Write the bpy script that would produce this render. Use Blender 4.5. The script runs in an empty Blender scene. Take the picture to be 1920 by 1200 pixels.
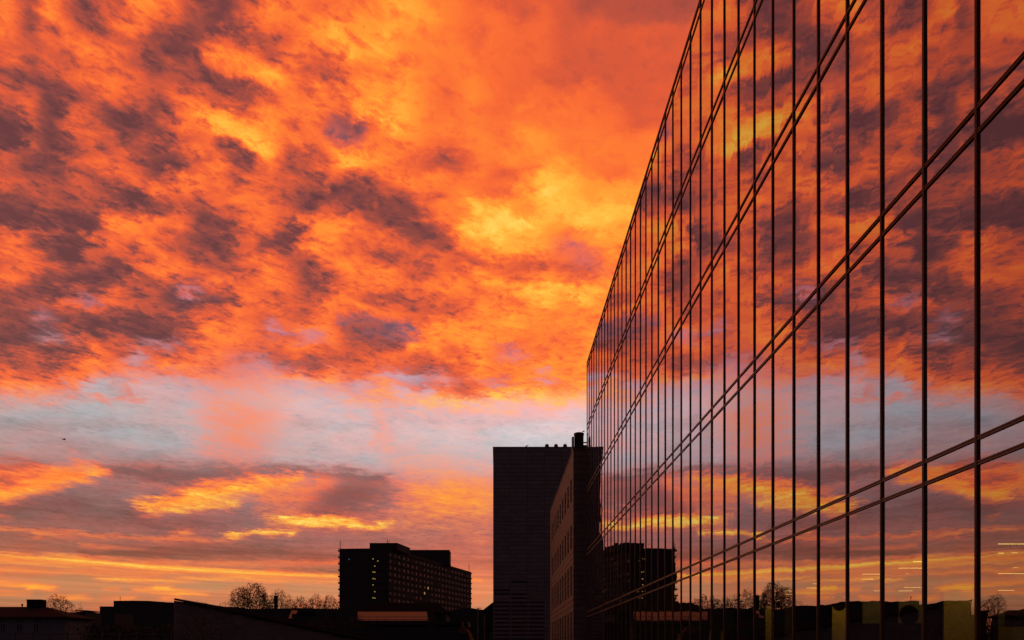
import bpy, bmesh, math, random
import numpy as np
from mathutils import Vector, Matrix
from math import radians as R

# ------------------------------------------------------------------ camera, exposure
sc = bpy.context.scene
COL = sc.collection
F = 1500.0                      # focal length in pixels of the 1920 wide photograph
EYE = 2.0                       # eye height above the ground
cam_d = bpy.data.cameras.new('camera')
cam = bpy.data.objects.new('camera', cam_d)
COL.objects.link(cam)
cam.location = (0, 0, EYE)
cam.rotation_euler = (R(90), 0, 0)
cam_d.sensor_width = 36.0
cam_d.lens = 36.0 * F / 1920.0
cam_d.shift_x = (960 - 931.5) / 1920.0
cam_d.shift_y = (1223 - 600) / 1920.0
cam_d.clip_start = 0.1
cam_d.clip_end = 8000
sc.camera = cam
sc.view_settings.view_transform = 'Standard'
sc.view_settings.look = 'None'
sc.view_settings.exposure = 0
sc.view_settings.gamma = 1
sc.view_settings.use_curve_mapping = False
sc.cycles.max_bounces = 10
sc.cycles.transparent_max_bounces = 24
sc.cycles.sample_clamp_indirect = 4.0
sc.cycles.use_denoising = True
sc.cycles.denoiser = 'OPENIMAGEDENOISE'
sc.cycles.denoising_input_passes = 'RGB_ALBEDO_NORMAL'

def lin(c):
    c = c / 255.0
    return c / 12.92 if c <= 0.04045 else ((c + 0.055) / 1.055) ** 2.4
def rgb(r, g, b): return (lin(r), lin(g), lin(b), 1.0)

# ------------------------------------------------------------------ world: sunset clouds by direction
SKY_STRENGTH = 1.0
AZ0, AZ1, ELMAX = R(-36), R(10), R(43)
ROWS, COLS, POWR = 140, 240, 0.52
# tone of the cloud deck (0 dark mauve .. 9 bright yellow), one digit per 40 x 25 pixel patch of sky
TONE = """
6363336664246666677766555554444444
6374356443146667777776665655544444
6355543223525667777666566655555555
5445664314555677777666666655555555
6443453225674565766666666655555555
3454455343478533556766666555555555
4335555433347644677766766655555555
5422344355334666777766667666555555
3514412466656666787766666666655555
1326422366867654335666667666655555
1413543466387665555655667766666555
4324554336328435666555667766666666
4223565223626335765533566776556666
5434355566444445345665645887776666
2343321554455332234666557887777777
1223453244555424323466766888887777
1122366662356466643366789878777777
4544665553254377655223787766777777
5421355542243356455435677766666666
5544434454345435643454354444555555
6542236665567524666454655644666666
4223343333656633566666577767777777
3346665422454444533355556867666666
3334344456665546565445656666666666
3222221123664466335566666666666666
1256542246665466443666666666666666
2424655345655555455555755566666666
3456664566666334544335666666666666
5666666777777777566355546666666666
6665555555555555566655577877666666
5555555555666655555777888888666666
5555555555665555555555555555555555
"""
def tone_grid():
    rows = [r for r in TONE.split() if r]
    w = min(len(r) for r in rows)
    return np.array([[int(ch) for ch in r[:w]] for r in rows], float) / 9.0

GX0, GY0, GS = -100.0, -60.0, 3.0
gx = np.arange(GX0, 1400, GS); gy = np.arange(GY0, 1232, GS)
XX, YY = np.meshgrid(gx, gy)
def cubic_up(g, x0, dx, y0, dy):
    def wts(t, n):
        t = np.clip(t, 0, n - 1); i = np.floor(t).astype(int); f = t - i
        a = [np.clip(i + k, 0, n - 1) for k in (-1, 0, 1, 2)]
        w = [(-f + 2*f*f - f**3)/2, (2 - 5*f*f + 3*f**3)/2, (f + 4*f*f - 3*f**3)/2, (-f*f + f**3)/2]
        return a, w
    ay, wy = wts((gy - y0) / dy, g.shape[0]); ax, wx = wts((gx - x0) / dx, g.shape[1])
    t = sum(wy[k][:, None] * g[ay[k], :] for k in range(4))
    return sum(wx[k][None, :] * t[:, ax[k]] for k in range(4))
T = np.clip(cubic_up(tone_grid(), 20, 40, 12.5, 25), 0, 1)
Y = lambda a, b: np.clip((YY - a) / (b - a), 0, 1)
# lower edge of the big cloud deck, pixel y along x
edge = np.interp(XX, [-100, 0, 60, 130, 180, 300, 430, 560, 640, 740, 840, 960, 1100, 1300],
                 [765, 752, 750, 745, 722, 712, 722, 722, 745, 765, 768, 762, 755, 750])
e = (YY - edge) / 22.0
S = 1 / (1 + np.exp(-np.clip(e * 2.2, -30, 30)))
T = T * (1 - S) + 0.5 * S
# bright rim just above the edge
rim = np.exp(-((YY - edge + 18) / 16.0) ** 2)
T = T * (1 - .75 * rim) + (.75 * rim) * np.interp(XX, [0, 200, 500, 700, 900, 1100], [.62, .66, .72, .8, .88, .78])
A = np.interp(XX, [0, 450, 700, 850, 1300], [1.35, 1.25, .9, .36, .14]) * (1 - Y(380, 520)) + Y(380, 520) * np.interp(XX, [0, 600, 1100], [.9, .85, .65])
A = A * (1 - S) + (0.35 + .5 * Y(880, 960) - .55 * Y(1080, 1090)) * S
def seg_d(pts, w):
    """distance to a polyline in units of its local half width, with the width running from the list w"""
    best = np.full(XX.shape, 1e9)
    n = len(pts) - 1
    if not isinstance(w, (list, tuple)): w = [w] * len(pts)
    for k in range(n):
        (x0, y0), (x1, y1) = pts[k], pts[k + 1]
        dx, dy = x1 - x0, y1 - y0
        t = np.clip(((XX - x0) * dx + (YY - y0) * dy) / (dx * dx + dy * dy + 1e-9), 0, 1)
        d = np.hypot(XX - x0 - t * dx, YY - y0 - t * dy) / (w[k] + (w[k + 1] - w[k]) * t)
        best = np.minimum(best, d)
    return best
def stroke(pts, w, t=None, s=None, a=None, op=1.0, soft=2.0):
    global T, S, A
    m = op * np.exp(-np.clip(seg_d(pts, w), 0, 6) ** soft * 0.9)
    if t is not None: T = T * (1 - m) + t * m
    if s is not None: S = S * (1 - m) + s * m
    if a is not None: A = A * (1 - m) + a * m
def ell(x, y, rx, ry, ang=0, **k):
    global T, S, A
    c, s_ = math.cos(R(ang)), math.sin(R(ang))
    u = ((XX - x) * c + (YY - y) * s_) / rx; v = (-(XX - x) * s_ + (YY - y) * c) / ry
    m = k.get('op', 1.0) * np.exp(-np.clip(u * u + v * v, 0, 30) ** k.get('p', 1.0))
    if 't' in k: T = T * (1 - m) + k['t'] * m
    if 's' in k: S = S * (1 - m) + k['s'] * m
    if 'a' in k: A = A * (1 - m) + k['a'] * m
exec_after = []
#STROKES
# deck accents
stroke([(400, 110), (440, 128), (490, 150), (530, 160)], [12, 20, 18, 8], t=.9, a=.5, op=.8)
stroke([(385, 215), (430, 245), (470, 275), (500, 290)], [12, 20, 22, 20], t=.95, a=.5, op=.9)
stroke([(110, 25), (125, 65), (160, 85), (240, 125)], [10, 12, 12, 8], t=.72, op=.6)
stroke([(345, 340), (410, 370), (430, 340)], [8, 10, 6], t=.75, op=.4)
stroke([(405, 262), (445, 292), (470, 310)], [8, 13, 8], t=.12, op=.9)
stroke([(355, 10), (385, 55), (340, 95)], [22, 26, 20], t=.2, op=.6)
stroke([(700, 400), (750, 425), (820, 440), (850, 460)], [16, 14, 14, 8], t=.2, op=.8)
stroke([(670, 210), (720, 220), (770, 225)], [12, 16, 14], t=.88, op=.7)
stroke([(625, 245), (690, 252)], [14, 10], t=.25, s=.25, op=.8)
stroke([(650, 395), (700, 380), (760, 395)], 12, t=.22, op=.5)
stroke([(500, 455), (535, 450), (548, 470)], [10, 18, 12], t=.1, op=.85)
stroke([(380, 410), (420, 430), (460, 450)], [12, 16, 12], t=.2, op=.6)
stroke([(870, 430), (910, 400), (960, 395)], [18, 22, 20], t=.97, op=.7)
stroke([(1000, 540), (1060, 530), (1090, 545)], [10, 14, 12], t=.88, op=.6)
stroke([(900, 535), (960, 545), (1010, 560)], 10, t=.85, op=.5)
ell(1090, 478, 40, 22, 20, t=.42, s=.18, op=.8)
stroke([(70, 452), (190, 454)], [10, 11], t=.08, op=.85)
stroke([(90, 520), (220, 525)], [16, 22], t=.15, op=.7)
stroke([(330, 545), (400, 560), (440, 570)], [16, 18, 8], t=.15, op=.7)
stroke([(80, 610), (180, 605), (300, 600), (370, 620)], [18, 20, 18, 14], t=.15, op=.75)
stroke([(0, 640), (80, 650), (170, 655)], [22, 18, 10], t=.15, op=.7)
stroke([(0, 395), (90, 405), (180, 400)], [18, 16, 14], t=.1, op=.7)
stroke([(150, 470), (260, 445), (320, 480)], 10, t=.62, op=.4)
stroke([(640, 610), (720, 618), (780, 630)], [6, 8, 8], t=.25, s=.3, op=.8)
stroke([(700, 635), (760, 635)], 9, t=.25, op=.7)
for (x, y, rx, ry, s_) in [(367, 547, 24, 8, .55), (83, 600, 22, 8, .5), (95, 630, 26, 6, .55), (253, 673, 22, 8, 1.0),
                           (300, 647, 30, 6, .6), (523, 621, 18, 8, .9), (583, 634, 22, 6, .7), (483, 692, 40, 14, .55),
                           (760, 705, 42, 9, .9), (675, 722, 28, 7, .7), (800, 740, 14, 5, .8), (760, 737, 22, 8, .8), (960, 665, 20, 6, .4),
                           (830, 712, 25, 5, .6), (925, 712, 24, 5, .6), (1020, 703, 16, 4, .5), (117, 713, 10, 5, .6), (160, 560, 20, 6, .4)]:
    ell(x, y, rx * 1.2, ry * 1.25, 6, s=s_, t=.5, a=.5)
stroke([(840, 690), (870, 700)], 14, t=.35, op=.7)
stroke([(860, 728), (905, 730)], 13, t=.35, op=.8)
stroke([(520, 670), (600, 690)], 9, t=.4, op=.6)
stroke([(160, 728), (215, 722), (270, 732)], [10, 16, 12], s=.95, t=.5, op=1)
stroke([(225, 735), (240, 728)], 7, s=.15, t=.58, op=.9)
stroke([(160, 746), (270, 742)], 4, s=.15, t=.6, op=.8)
# pink column and glows under the deck
ell(455, 780, 85, 100, 0, s=.30, t=.60, a=.2, op=.95, p=1.4)
ell(520, 745, 120, 30, 0, s=.55, t=.66, op=.6)
ell(600, 800, 90, 50, 0, s=.78, t=.6, op=.5)
stroke([(705, 765), (712, 800), (740, 850), (800, 880)], [9, 14, 26, 40], s=.55, t=.62, op=.7)
ell(840, 880, 120, 55, 0, s=.55, t=.66, op=.7)
ell(860, 935, 125, 50, 0, s=.10, t=.74, a=.4, op=1, p=1.3)
ell(800, 985, 110, 26, 0, s=.5, t=.62, op=.7)
ell(700, 905, 60, 14, -20, s=.5, t=.6, op=.5)
ell(320, 775, 60, 20, 0, s=.88, t=.42, op=.5)
ell(150, 790, 130, 30, 0, t=.46, op=.6)
# dark bank and lit clouds
stroke([(195, 880), (270, 886), (360, 892), (470, 885), (560, 880), (640, 888), (720, 900)], [14, 22, 22, 16, 10, 10, 8], t=.10, s=.42, op=.95, a=.6)
stroke([(60, 935), (160, 925), (250, 915)], [18, 22, 16], s=1, t=.36, op=.6)
ell(650, 930, 95, 38, -8, t=.14, s=.35, op=.95, a=.3, p=1.3)
stroke([(575, 960), (640, 965)], 12, t=.2, s=.5, op=.6)
stroke([(0, 925), (60, 912), (120, 895), (190, 886)], [20, 16, 14, 9], t=.8, s=0, a=.55, op=1, soft=3)
stroke([(-60, 900), (0, 895), (80, 892), (150, 885)], [30, 30, 20, 8], t=.66, s=0, a=.55, op=.95, soft=3)
stroke([(-20, 872), (40, 872), (90, 876)], [6, 8, 4], t=.25, s=.1, op=.9)
stroke([(-20, 898), (20, 900), (60, 902)], [9, 8, 3], t=.3, s=.1, op=.9)
stroke([(195, 884), (208, 884)], 4, t=.75, s=.1, op=.9)
stroke([(255, 950), (310, 940), (400, 922), (500, 905), (560, 898)], [5, 13, 24, 20, 12], t=.80, s=.0, a=.8, op=1, soft=3)
stroke([(270, 952), (300, 958), (380, 950), (450, 946)], [4, 6, 8, 6], t=.9, s=.0, a=.6, op=.9)
stroke([(300, 925), (380, 908), (470, 895)], [6, 8, 8], t=.5, s=.15, op=.6)
stroke([(500, 930), (560, 930), (610, 905)], [20, 22, 20], t=.62, s=.2, a=.5, op=.85)
stroke([(480, 960), (560, 955)], 8, t=.68, s=.35, op=.6)
stroke([(418, 1002), (470, 998), (550, 997)], [3, 6, 7], t=.93, s=.0, a=.7, op=1, soft=3)
stroke([(500, 975), (560, 978), (620, 978), (690, 988), (740, 982)], [5, 11, 12, 8, 4], t=.92, s=.0, a=.9, op=1, soft=3)
stroke([(415, 1012), (447, 1009)], [3, 4], t=.8, s=.1, op=1)
stroke([(318, 1001), (345, 998), (368, 992)], [2, 5, 3], t=.86, s=0, op=1)
stroke([(325, 991), (350, 988)], 3, t=.7, s=.1, op=1)
stroke([(265, 968), (298, 974)], 4, t=.62, s=.2, op=.9)
stroke([(0, 967), (18, 970)], 4, t=.62, s=.1, op=.9)
stroke([(128, 850), (152, 854)], 4, t=.6, s=.3, op=.9); stroke([(135, 866), (165, 870), (195, 865)], [3, 5, 3], t=.6, s=.25, op=.9)
stroke([(20, 832), (36, 833)], 3, t=.6, s=.6, op=.8)
stroke([(255, 875), (280, 877)], 4, t=.55, s=.3, op=.7)
stroke([(0, 790), (90, 800), (220, 792), (330, 812)], [5, 7, 7, 4], t=.2, s=1, op=.6)
stroke([(540, 790), (640, 800), (760, 786), (900, 800)], [5, 8, 8, 5], t=.25, s=1, op=.55)
stroke([(60, 830), (180, 842), (300, 850)], [6, 9, 6], t=.2, s=1, op=.6)
stroke([(0, 960), (140, 950), (300, 985), (420, 985)], [10, 16, 12, 8], t=.12, s=1, op=.6)
stroke([(640, 775), (700, 770), (720, 790), (705, 830)], [4, 6, 5, 4], t=.66, s=.5, op=.8)
stroke([(690, 1000), (800, 1020), (920, 1060)], [10, 16, 12], t=.2, s=.95, op=.45)
# long streaks over the horizon
stroke([(-100, 988), (0, 992), (100, 1000), (240, 1006), (400, 1015)], [4, 4, 4, 4, 2], t=.66, s=.25, op=.9)
stroke([(65, 1004), (140, 1013)], 3, t=.66, s=.3, op=.8)
stroke([(150, 1022), (280, 1032)], 3, t=.66, s=.35, op=.8)
stroke([(150, 1040), (300, 1036), (500, 1036), (630, 1050)], [7, 12, 14, 11], t=.05, s=.85, op=.85)
stroke([(-100, 1024), (0, 1026), (150, 1030)], [6, 5, 3], t=.3, s=.9, op=.6)
stroke([(-100, 1042), (0, 1045), (150, 1052), (300, 1066), (450, 1072), (640, 1078), (760, 1080), (900, 1086)], [9, 9, 10, 9, 8, 7, 5, 3], t=.78, s=.15, a=1, op=.95, soft=3)
stroke([(-100, 1068), (0, 1068), (150, 1072), (300, 1080)], [10, 8, 7, 4], t=.68, s=.25, a=.6, op=.8)
stroke([(180, 1086), (300, 1088), (450, 1083), (640, 1090), (800, 1090)], [2.5, 3.5, 4, 4, 2], t=.92, s=.05, op=.9)
stroke([(250, 1053), (420, 1056), (640, 1056)], [3, 4, 4], t=.7, s=.3, op=.7)
stroke([(460, 1040), (560, 1042), (640, 1048)], [2, 3, 3], t=.6, s=.4, op=.5)
stroke([(530, 1068), (640, 1069)], [3, 5], t=.15, s=.75, op=.8)
stroke([(-100, 1090), (0, 1093), (60, 1098), (102, 1100)], [4, 4, 4, 2], t=.8, s=.05, op=1)
stroke([(48, 1104), (102, 1105)], [2, 3], t=.8, s=.1, op=1); stroke([(-60, 1109), (0, 1110), (58, 1113)], [3, 3, 2], t=.78, s=.05, op=1)
stroke([(195, 1102), (222, 1103)], 2, t=.75, s=.15, op=.9)
stroke([(250, 1105), (300, 1107), (345, 1111), (390, 1113)], [2, 4, 4, 2], t=.86, s=.0, op=1)
stroke([(290, 1101), (318, 1101)], 2, t=.85, s=.1, op=.9)
stroke([(95, 1119), (140, 1120), (172, 1121)], [2, 3, 1.5], t=.85, s=.0, op=1)
stroke([(195, 1122), (250, 1121)], [1.5, 3], t=.8, s=.1, op=1); stroke([(300, 1121), (338, 1120)], [2, 3], t=.8, s=.1, op=1)
stroke([(880, 1010), (930, 1016)], 12, t=.7, s=.6, op=.6); stroke([(884, 1088), (905, 1090)], 3, t=.75, s=.3, op=.9)
stroke([(760, 1010), (900, 1050)], 30, t=.6, s=.75, op=.6)
#END
deckm = np.clip((760 - YY) / 60, 0, 1)
T = T - deckm * np.interp(XX, [0, 450, 800, 1000], [.115, .09, .04, 0.0])
T = T - .15 * np.clip((XX - 780) / 220, 0, 1) * np.clip((340 - YY) / 180, 0, 1)
T = np.clip(T, 0, 1); S = np.clip(S, 0, 1); A = np.clip(A, 0, 1)

wd = bpy.data.worlds.new('World'); sc.world = wd; wd.use_nodes = True
nt = wd.node_tree; N = nt.nodes; LK = nt.links
for n in list(N): N.remove(n)
def node(kind, **kw):
    n = N.new(kind)
    for k, v in kw.items(): setattr(n, k, v)
    return n
def put(sock, v):
    if isinstance(v, bpy.types.NodeSocket): LK.new(v, sock)
    else: sock.default_value = v
def math_(op, a, b=0.0, c=0.0, clamp=False):
    n = node('ShaderNodeMath', operation=op, use_clamp=clamp)
    put(n.inputs[0], a); put(n.inputs[1], b); put(n.inputs[2], c)
    return n.outputs[0]
def vmath(op, a, b=None, scale=None):
    n = node('ShaderNodeVectorMath', operation=op)
    put(n.inputs[0], a)
    if b is not None: put(n.inputs[1], b)
    if scale is not None: put(n.inputs[3], scale)
    return n.outputs[0]
def comb(x, y, z):
    n = node('ShaderNodeCombineXYZ'); put(n.inputs[0], x); put(n.inputs[1], y); put(n.inputs[2], z); return n.outputs[0]
def sep(v):
    n = node('ShaderNodeSeparateXYZ'); put(n.inputs[0], v); return n.outputs
def mixc(f, a, b):
    n = node('ShaderNodeMix', data_type='RGBA', clamp_factor=True)
    put(n.inputs[0], f); put(n.inputs[6], a); put(n.inputs[7], b)
    return n.outputs[2]
def noise(vec, scale, detail, rough=.55, lac=2.0, dist=0.0, dims='3D'):
    n = node('ShaderNodeTexNoise', noise_dimensions=dims, normalize=True)
    put(n.inputs['Vector'], vec)
    n.inputs['Scale'].default_value = scale; n.inputs['Detail'].default_value = detail
    n.inputs['Roughness'].default_value = rough; n.inputs['Lacunarity'].default_value = lac
    n.inputs['Distortion'].default_value = dist
    return n.outputs['Fac'], n.outputs['Color']
def rng(v, a, b, c, d, kind='LINEAR'):
    n = node('ShaderNodeMapRange', interpolation_type=kind, clamp=True)
    put(n.inputs[0], v)
    for k, x in zip((1, 2, 3, 4), (a, b, c, d)): put(n.inputs[k], x)
    return n.outputs[0]
def ramp(v, stops, interp='LINEAR'):
    n = node('ShaderNodeValToRGB'); cr = n.color_ramp; cr.interpolation = interp
    while len(cr.elements) > 1: cr.elements.remove(cr.elements[-1])
    cr.elements[0].position = stops[0][0]; cr.elements[0].color = stops[0][1]
    for p, c in stops[1:]:
        e_ = cr.elements.new(p); e_.color = c
    put(n.inputs[0], v); return n.outputs[0]

tc = node('ShaderNodeTexCoord')
D = tc.outputs['Generated']
dx, dy, dz = sep(D)
az = math_('ARCTAN2', dx, dy)
el = math_('ARCSINE', dz)
# cloud-deck plane coordinates: directions projected on a level sheet, so shapes flatten towards the horizon
inv = math_('DIVIDE', 1.0, math_('ADD', math_('MAXIMUM', dz, 0.0), 0.075))
P = vmath('MULTIPLY', comb(dx, dy, 0.35), comb(inv, inv, 1.0))
rot = node('ShaderNodeVectorRotate', rotation_type='Z_AXIS'); put(rot.inputs['Vector'], P); rot.inputs['Angle'].default_value = R(40)
PR = vmath('MULTIPLY', rot.outputs[0], (1.08, .80, 1.0))
nf0, nc0 = noise(PR, 5.0, 8, .62, dist=.3)
nf1, nc1 = noise(PR, 8.5, 10, .66, dist=.30)
nf2, nc2 = noise(vmath('ADD', PR, (3.1, 7.7, 1.3)), 34.0, 6, .62, dist=.25)
# thin streaks, for the sky right over the horizon
st_v = comb(math_('MULTIPLY', az, 3.0), math_('ADD', math_('MULTIPLY', el, 210.0), math_('MULTIPLY', az, 5.0)), 0.0)
nst, _ = noise(st_v, 1.0, 7, .6, dist=.25)
# lookup position, shaken by noise so that edges fray
w0 = sep(vmath('SUBTRACT', nc0, (.5, .5, .5))); w1 = sep(vmath('ADD', vmath('SUBTRACT', nc1, (.5, .5, .5)), vmath('SCALE', vmath('SUBTRACT', nc2, (.5, .5, .5)), scale=.45)))
wy = rng(el, 0.03, .36, .035, 1.0)
wx = rng(el, 0.03, .36, .35, 1.0)
azw = math_('ADD', az, math_('MULTIPLY', wx, math_('ADD', math_('MULTIPLY', w0[0], 0.034), math_('MULTIPLY', w1[0], 0.060))))
elw = math_('ADD', el, math_('MULTIPLY', wy, math_('ADD', math_('MULTIPLY', w0[1], 0.030), math_('MULTIPLY', w1[1], 0.050))))
azt = math_('MULTIPLY', math_('SUBTRACT', azw, AZ0), 1.0 / (AZ1 - AZ0), clamp=True)
elt = math_('MULTIPLY', math_('POWER', math_('MULTIPLY', math_('MAXIMUM', elw, 0.0), 1.0 / ELMAX), POWR), float(ROWS - 1))
cv = comb(azt, azt, azt)
def curve_row(vals):
    n = node('ShaderNodeRGBCurve'); m = n.mapping
    m.use_clip = True; m.extend = 'HORIZONTAL'
    for ch in range(3):
        c = m.curves[ch]; v = vals[ch]
        c.points[0].location = (0, float(v[0])); c.points[1].location = (1, float(v[-1]))
        for k in range(1, len(v) - 1): c.points.new(k / (len(v) - 1), float(v[k]))
        for p in c.points: p.handle_type = 'VECTOR'
    m.update(); put(n.inputs['Color'], cv); return n.outputs[0]
def sample(fld, x, y):
    fx = np.clip((x - GX0) / GS, 0, len(gx) - 1.001); fy = np.clip((y - GY0) / GS, 0, len(gy) - 1.001)
    i = fx.astype(int); j = fy.astype(int); a = fx - i; b = fy - j
    return (fld[j, i]*(1-a)*(1-b) + fld[j, i+1]*a*(1-b) + fld[j+1, i]*(1-a)*b + fld[j+1, i+1]*a*b)
azs = np.linspace(AZ0, AZ1, COLS)
acc = None
for j in range(ROWS):
    e_j = ELMAX * (j / (ROWS - 1)) ** (1 / POWR)
    px = 931.5 + F * np.tan(azs); py = 1223 - math.tan(e_j) * F / np.cos(azs)
    r = curve_row([sample(T, px, py), sample(S, px, py), sample(A, px, py)])
    acc = r if acc is None else mixc(math_('SUBTRACT', elt, float(j - 1), clamp=True), acc, r)
sp = node('ShaderNodeSeparateColor'); put(sp.inputs[0], acc)
fT, fS, fA = sp.outputs
lowk = rng(el, .06, .17, 1.0, 0.0)
rdg = math_('ABSOLUTE', math_('SUBTRACT', nf2, .5))
det = math_('ADD', math_('MULTIPLY', math_('SUBTRACT', nf1, .5), 1.15), math_('ADD', math_('MULTIPLY', math_('SUBTRACT', nf2, .5), .62), math_('MULTIPLY', math_('SUBTRACT', .06, rdg), .75)))
dst = math_('MULTIPLY', math_('SUBTRACT', nst, .5), 1.7)
dmix = node('ShaderNodeMix', data_type='FLOAT'); put(dmix.inputs[0], lowk); put(dmix.inputs[2], det); put(dmix.inputs[3], dst)
det = dmix.outputs[0]
T2 = math_('ADD', fT, math_('MULTIPLY', det, math_('MULTIPLY', fA, .95)), clamp=True)
sedge = math_('MULTIPLY', math_('MULTIPLY', fS, math_('SUBTRACT', 1.0, fS)), 3.8)
S2 = math_('SUBTRACT', fS, math_('MULTIPLY', det, sedge), clamp=True)
PAL = [(106,55,56),(122,62,60),(150,70,60),(190,80,58),(226,90,52),(250,106,48),(255,128,46),(255,154,48),(255,186,62),(255,216,96)]
cloud = ramp(T2, [(k / 9.0, rgb(*c)) for k, c in enumerate(PAL)])
def tpos(y):                                       # row parameter of a photo height, as a ramp position
    return min(1, max(0, (math.atan((1223 - y) / 1552.0) / ELMAX))) ** POWR
PALE = [(1223,(150,84,66)),(1150,(196,112,80)),(1105,(206,132,88)),(1080,(200,122,84)),(1050,(176,98,78)),(1010,(158,94,86)),
        (960,(156,98,94)),(915,(168,124,120)),(870,(188,160,158)),(800,(200,182,180)),(740,(206,184,186)),(640,(176,150,178)),(0,(160,140,175))]
pale = ramp(math_('POWER', math_('MULTIPLY', math_('MAXIMUM', el, 0.0), 1.0 / ELMAX), POWR),
            [(tpos(y), rgb(*c)) for y, c in PALE])
# softer veils in the pale part, brighter towards the right
veil = math_('ADD', rng(az, R(-34), R(6), .88, 1.32), math_('MULTIPLY', det, .22))
veil = math_('MULTIPLY', veil, rng(T2, .12, .8, .60, 1.28))
pale = vmath('SCALE', pale, scale=veil)
nv, _ = noise(comb(math_('MULTIPLY', az, 9.0), math_('ADD', math_('MULTIPLY', el, 26.0), math_('MULTIPLY', az, -3.0)), 4.0), 1.0, 5, .55, dist=.5)
pale = vmath('MULTIPLY', pale, mixc(rng(nv, .38, .62, 0, 1), (1.05, .86, .86, 1), (.80, .98, 1.05, 1)))
skyc = mixc(S2, cloud, pale)
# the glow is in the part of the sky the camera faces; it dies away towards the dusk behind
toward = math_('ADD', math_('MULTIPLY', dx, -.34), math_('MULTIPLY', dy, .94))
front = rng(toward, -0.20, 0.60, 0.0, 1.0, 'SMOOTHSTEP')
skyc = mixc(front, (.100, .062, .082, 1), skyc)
ground_fade = rng(dz, -0.03, 0.0, 0.0, 1.0)
skyc = vmath('SCALE', skyc, scale=ground_fade)
ns = node('ShaderNodeTexSky', sky_type='NISHITA', sun_disc=False)
SUN_EL, SUN_AZ = R(2.0), R(-58)                       # azimuth measured from +Y, negative to the left
ns.sun_elevation = SUN_EL; ns.sun_rotation = SUN_AZ
nish = vmath('SCALE', ns.outputs[0], scale=0.01)
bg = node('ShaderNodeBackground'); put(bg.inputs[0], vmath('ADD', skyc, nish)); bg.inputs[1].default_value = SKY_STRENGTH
wo = node('ShaderNodeOutputWorld'); LK.new(bg.outputs[0], wo.inputs[0])
wd.cycles.sampling_method = 'MANUAL'; wd.cycles.sample_map_resolution = 512

# a weak low sun behind the clouds on the left
sl = bpy.data.lights.new('sun', 'SUN'); sl.energy = 0.16; sl.angle = R(6); sl.color = (1.0, .42, .18)
sun = bpy.data.objects.new('sun', sl); COL.objects.link(sun)
sd = Vector((math.sin(SUN_AZ) * math.cos(R(4)), math.cos(SUN_AZ) * math.cos(R(4)), math.sin(R(4))))
sun.rotation_euler = sd.to_track_quat('Z', 'Y').to_euler()

# ================================================================== materials
random.seed(7)
def mat(name, base, rough=.7, spec=.3, metal=0.0, var=.25, scale=3.0, bump=0.0, bscale=40.0, stretch=(1, 1, 1), tint=None):
    m = bpy.data.materials.new(name); m.use_nodes = True
    t = m.node_tree; b = t.nodes['Principled BSDF']
    b.inputs['Roughness'].default_value = rough; b.inputs['Metallic'].default_value = metal
    b.inputs['Specular IOR Level'].default_value = spec
    co = t.nodes.new('ShaderNodeTexCoord'); mp = t.nodes.new('ShaderNodeMapping'); mp.inputs['Scale'].default_value = stretch
    t.links.new(co.outputs['Object'], mp.inputs[0])
    oi = t.nodes.new('ShaderNodeObjectInfo')
    ad = t.nodes.new('ShaderNodeVectorMath'); ad.operation = 'MULTIPLY_ADD'
    cx = t.nodes.new('ShaderNodeCombineXYZ')
    for k in range(3): t.links.new(oi.outputs['Random'], cx.inputs[k])
    t.links.new(cx.outputs[0], ad.inputs[0]); ad.inputs[1].default_value = (37, 53, 71); t.links.new(mp.outputs[0], ad.inputs[2])
    n = t.nodes.new('ShaderNodeTexNoise'); n.inputs['Scale'].default_value = scale; n.inputs['Detail'].default_value = 6
    n.inputs['Roughness'].default_value = .65
    t.links.new(ad.outputs[0], n.inputs['Vector'])
    mr = t.nodes.new('ShaderNodeMapRange'); t.links.new(n.outputs['Fac'], mr.inputs[0])
    mr.inputs[1].default_value = .3; mr.inputs[2].default_value = .7
    mr.inputs[3].default_value = 1 - var; mr.inputs[4].default_value = 1 + var
    rr = t.nodes.new('ShaderNodeMapRange'); t.links.new(oi.outputs['Random'], rr.inputs[0])
    rr.inputs[3].default_value = 1 - var * .45; rr.inputs[4].default_value = 1 + var * .45
    mu = t.nodes.new('ShaderNodeMath'); mu.operation = 'MULTIPLY'
    t.links.new(mr.outputs[0], mu.inputs[0]); t.links.new(rr.outputs[0], mu.inputs[1])
    sc_ = t.nodes.new('ShaderNodeVectorMath'); sc_.operation = 'SCALE'; sc_.inputs[0].default_value = base
    t.links.new(mu.outputs[0], sc_.inputs[3]); t.links.new(sc_.outputs[0], b.inputs['Base Color'])
    if bump:
        n2 = t.nodes.new('ShaderNodeTexNoise'); n2.inputs['Scale'].default_value = bscale; n2.inputs['Detail'].default_value = 4
        t.links.new(ad.outputs[0], n2.inputs['Vector'])
        bp = t.nodes.new('ShaderNodeBump'); bp.inputs['Strength'].default_value = .6; bp.inputs['Distance'].default_value = bump
        t.links.new(n2.outputs['Fac'], bp.inputs['Height']); t.links.new(bp.outputs[0], b.inputs['Normal'])
    return m
def emis(name, col, st):
    m = bpy.data.materials.new(name); m.use_nodes = True; t = m.node_tree
    t.nodes.remove(t.nodes['Principled BSDF']); e_ = t.nodes.new('ShaderNodeEmission')
    e_.inputs[0].default_value = (*col, 1); e_.inputs[1].default_value = st
    t.links.new(e_.outputs[0], t.nodes['Material Output'].inputs[0]); return m
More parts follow.
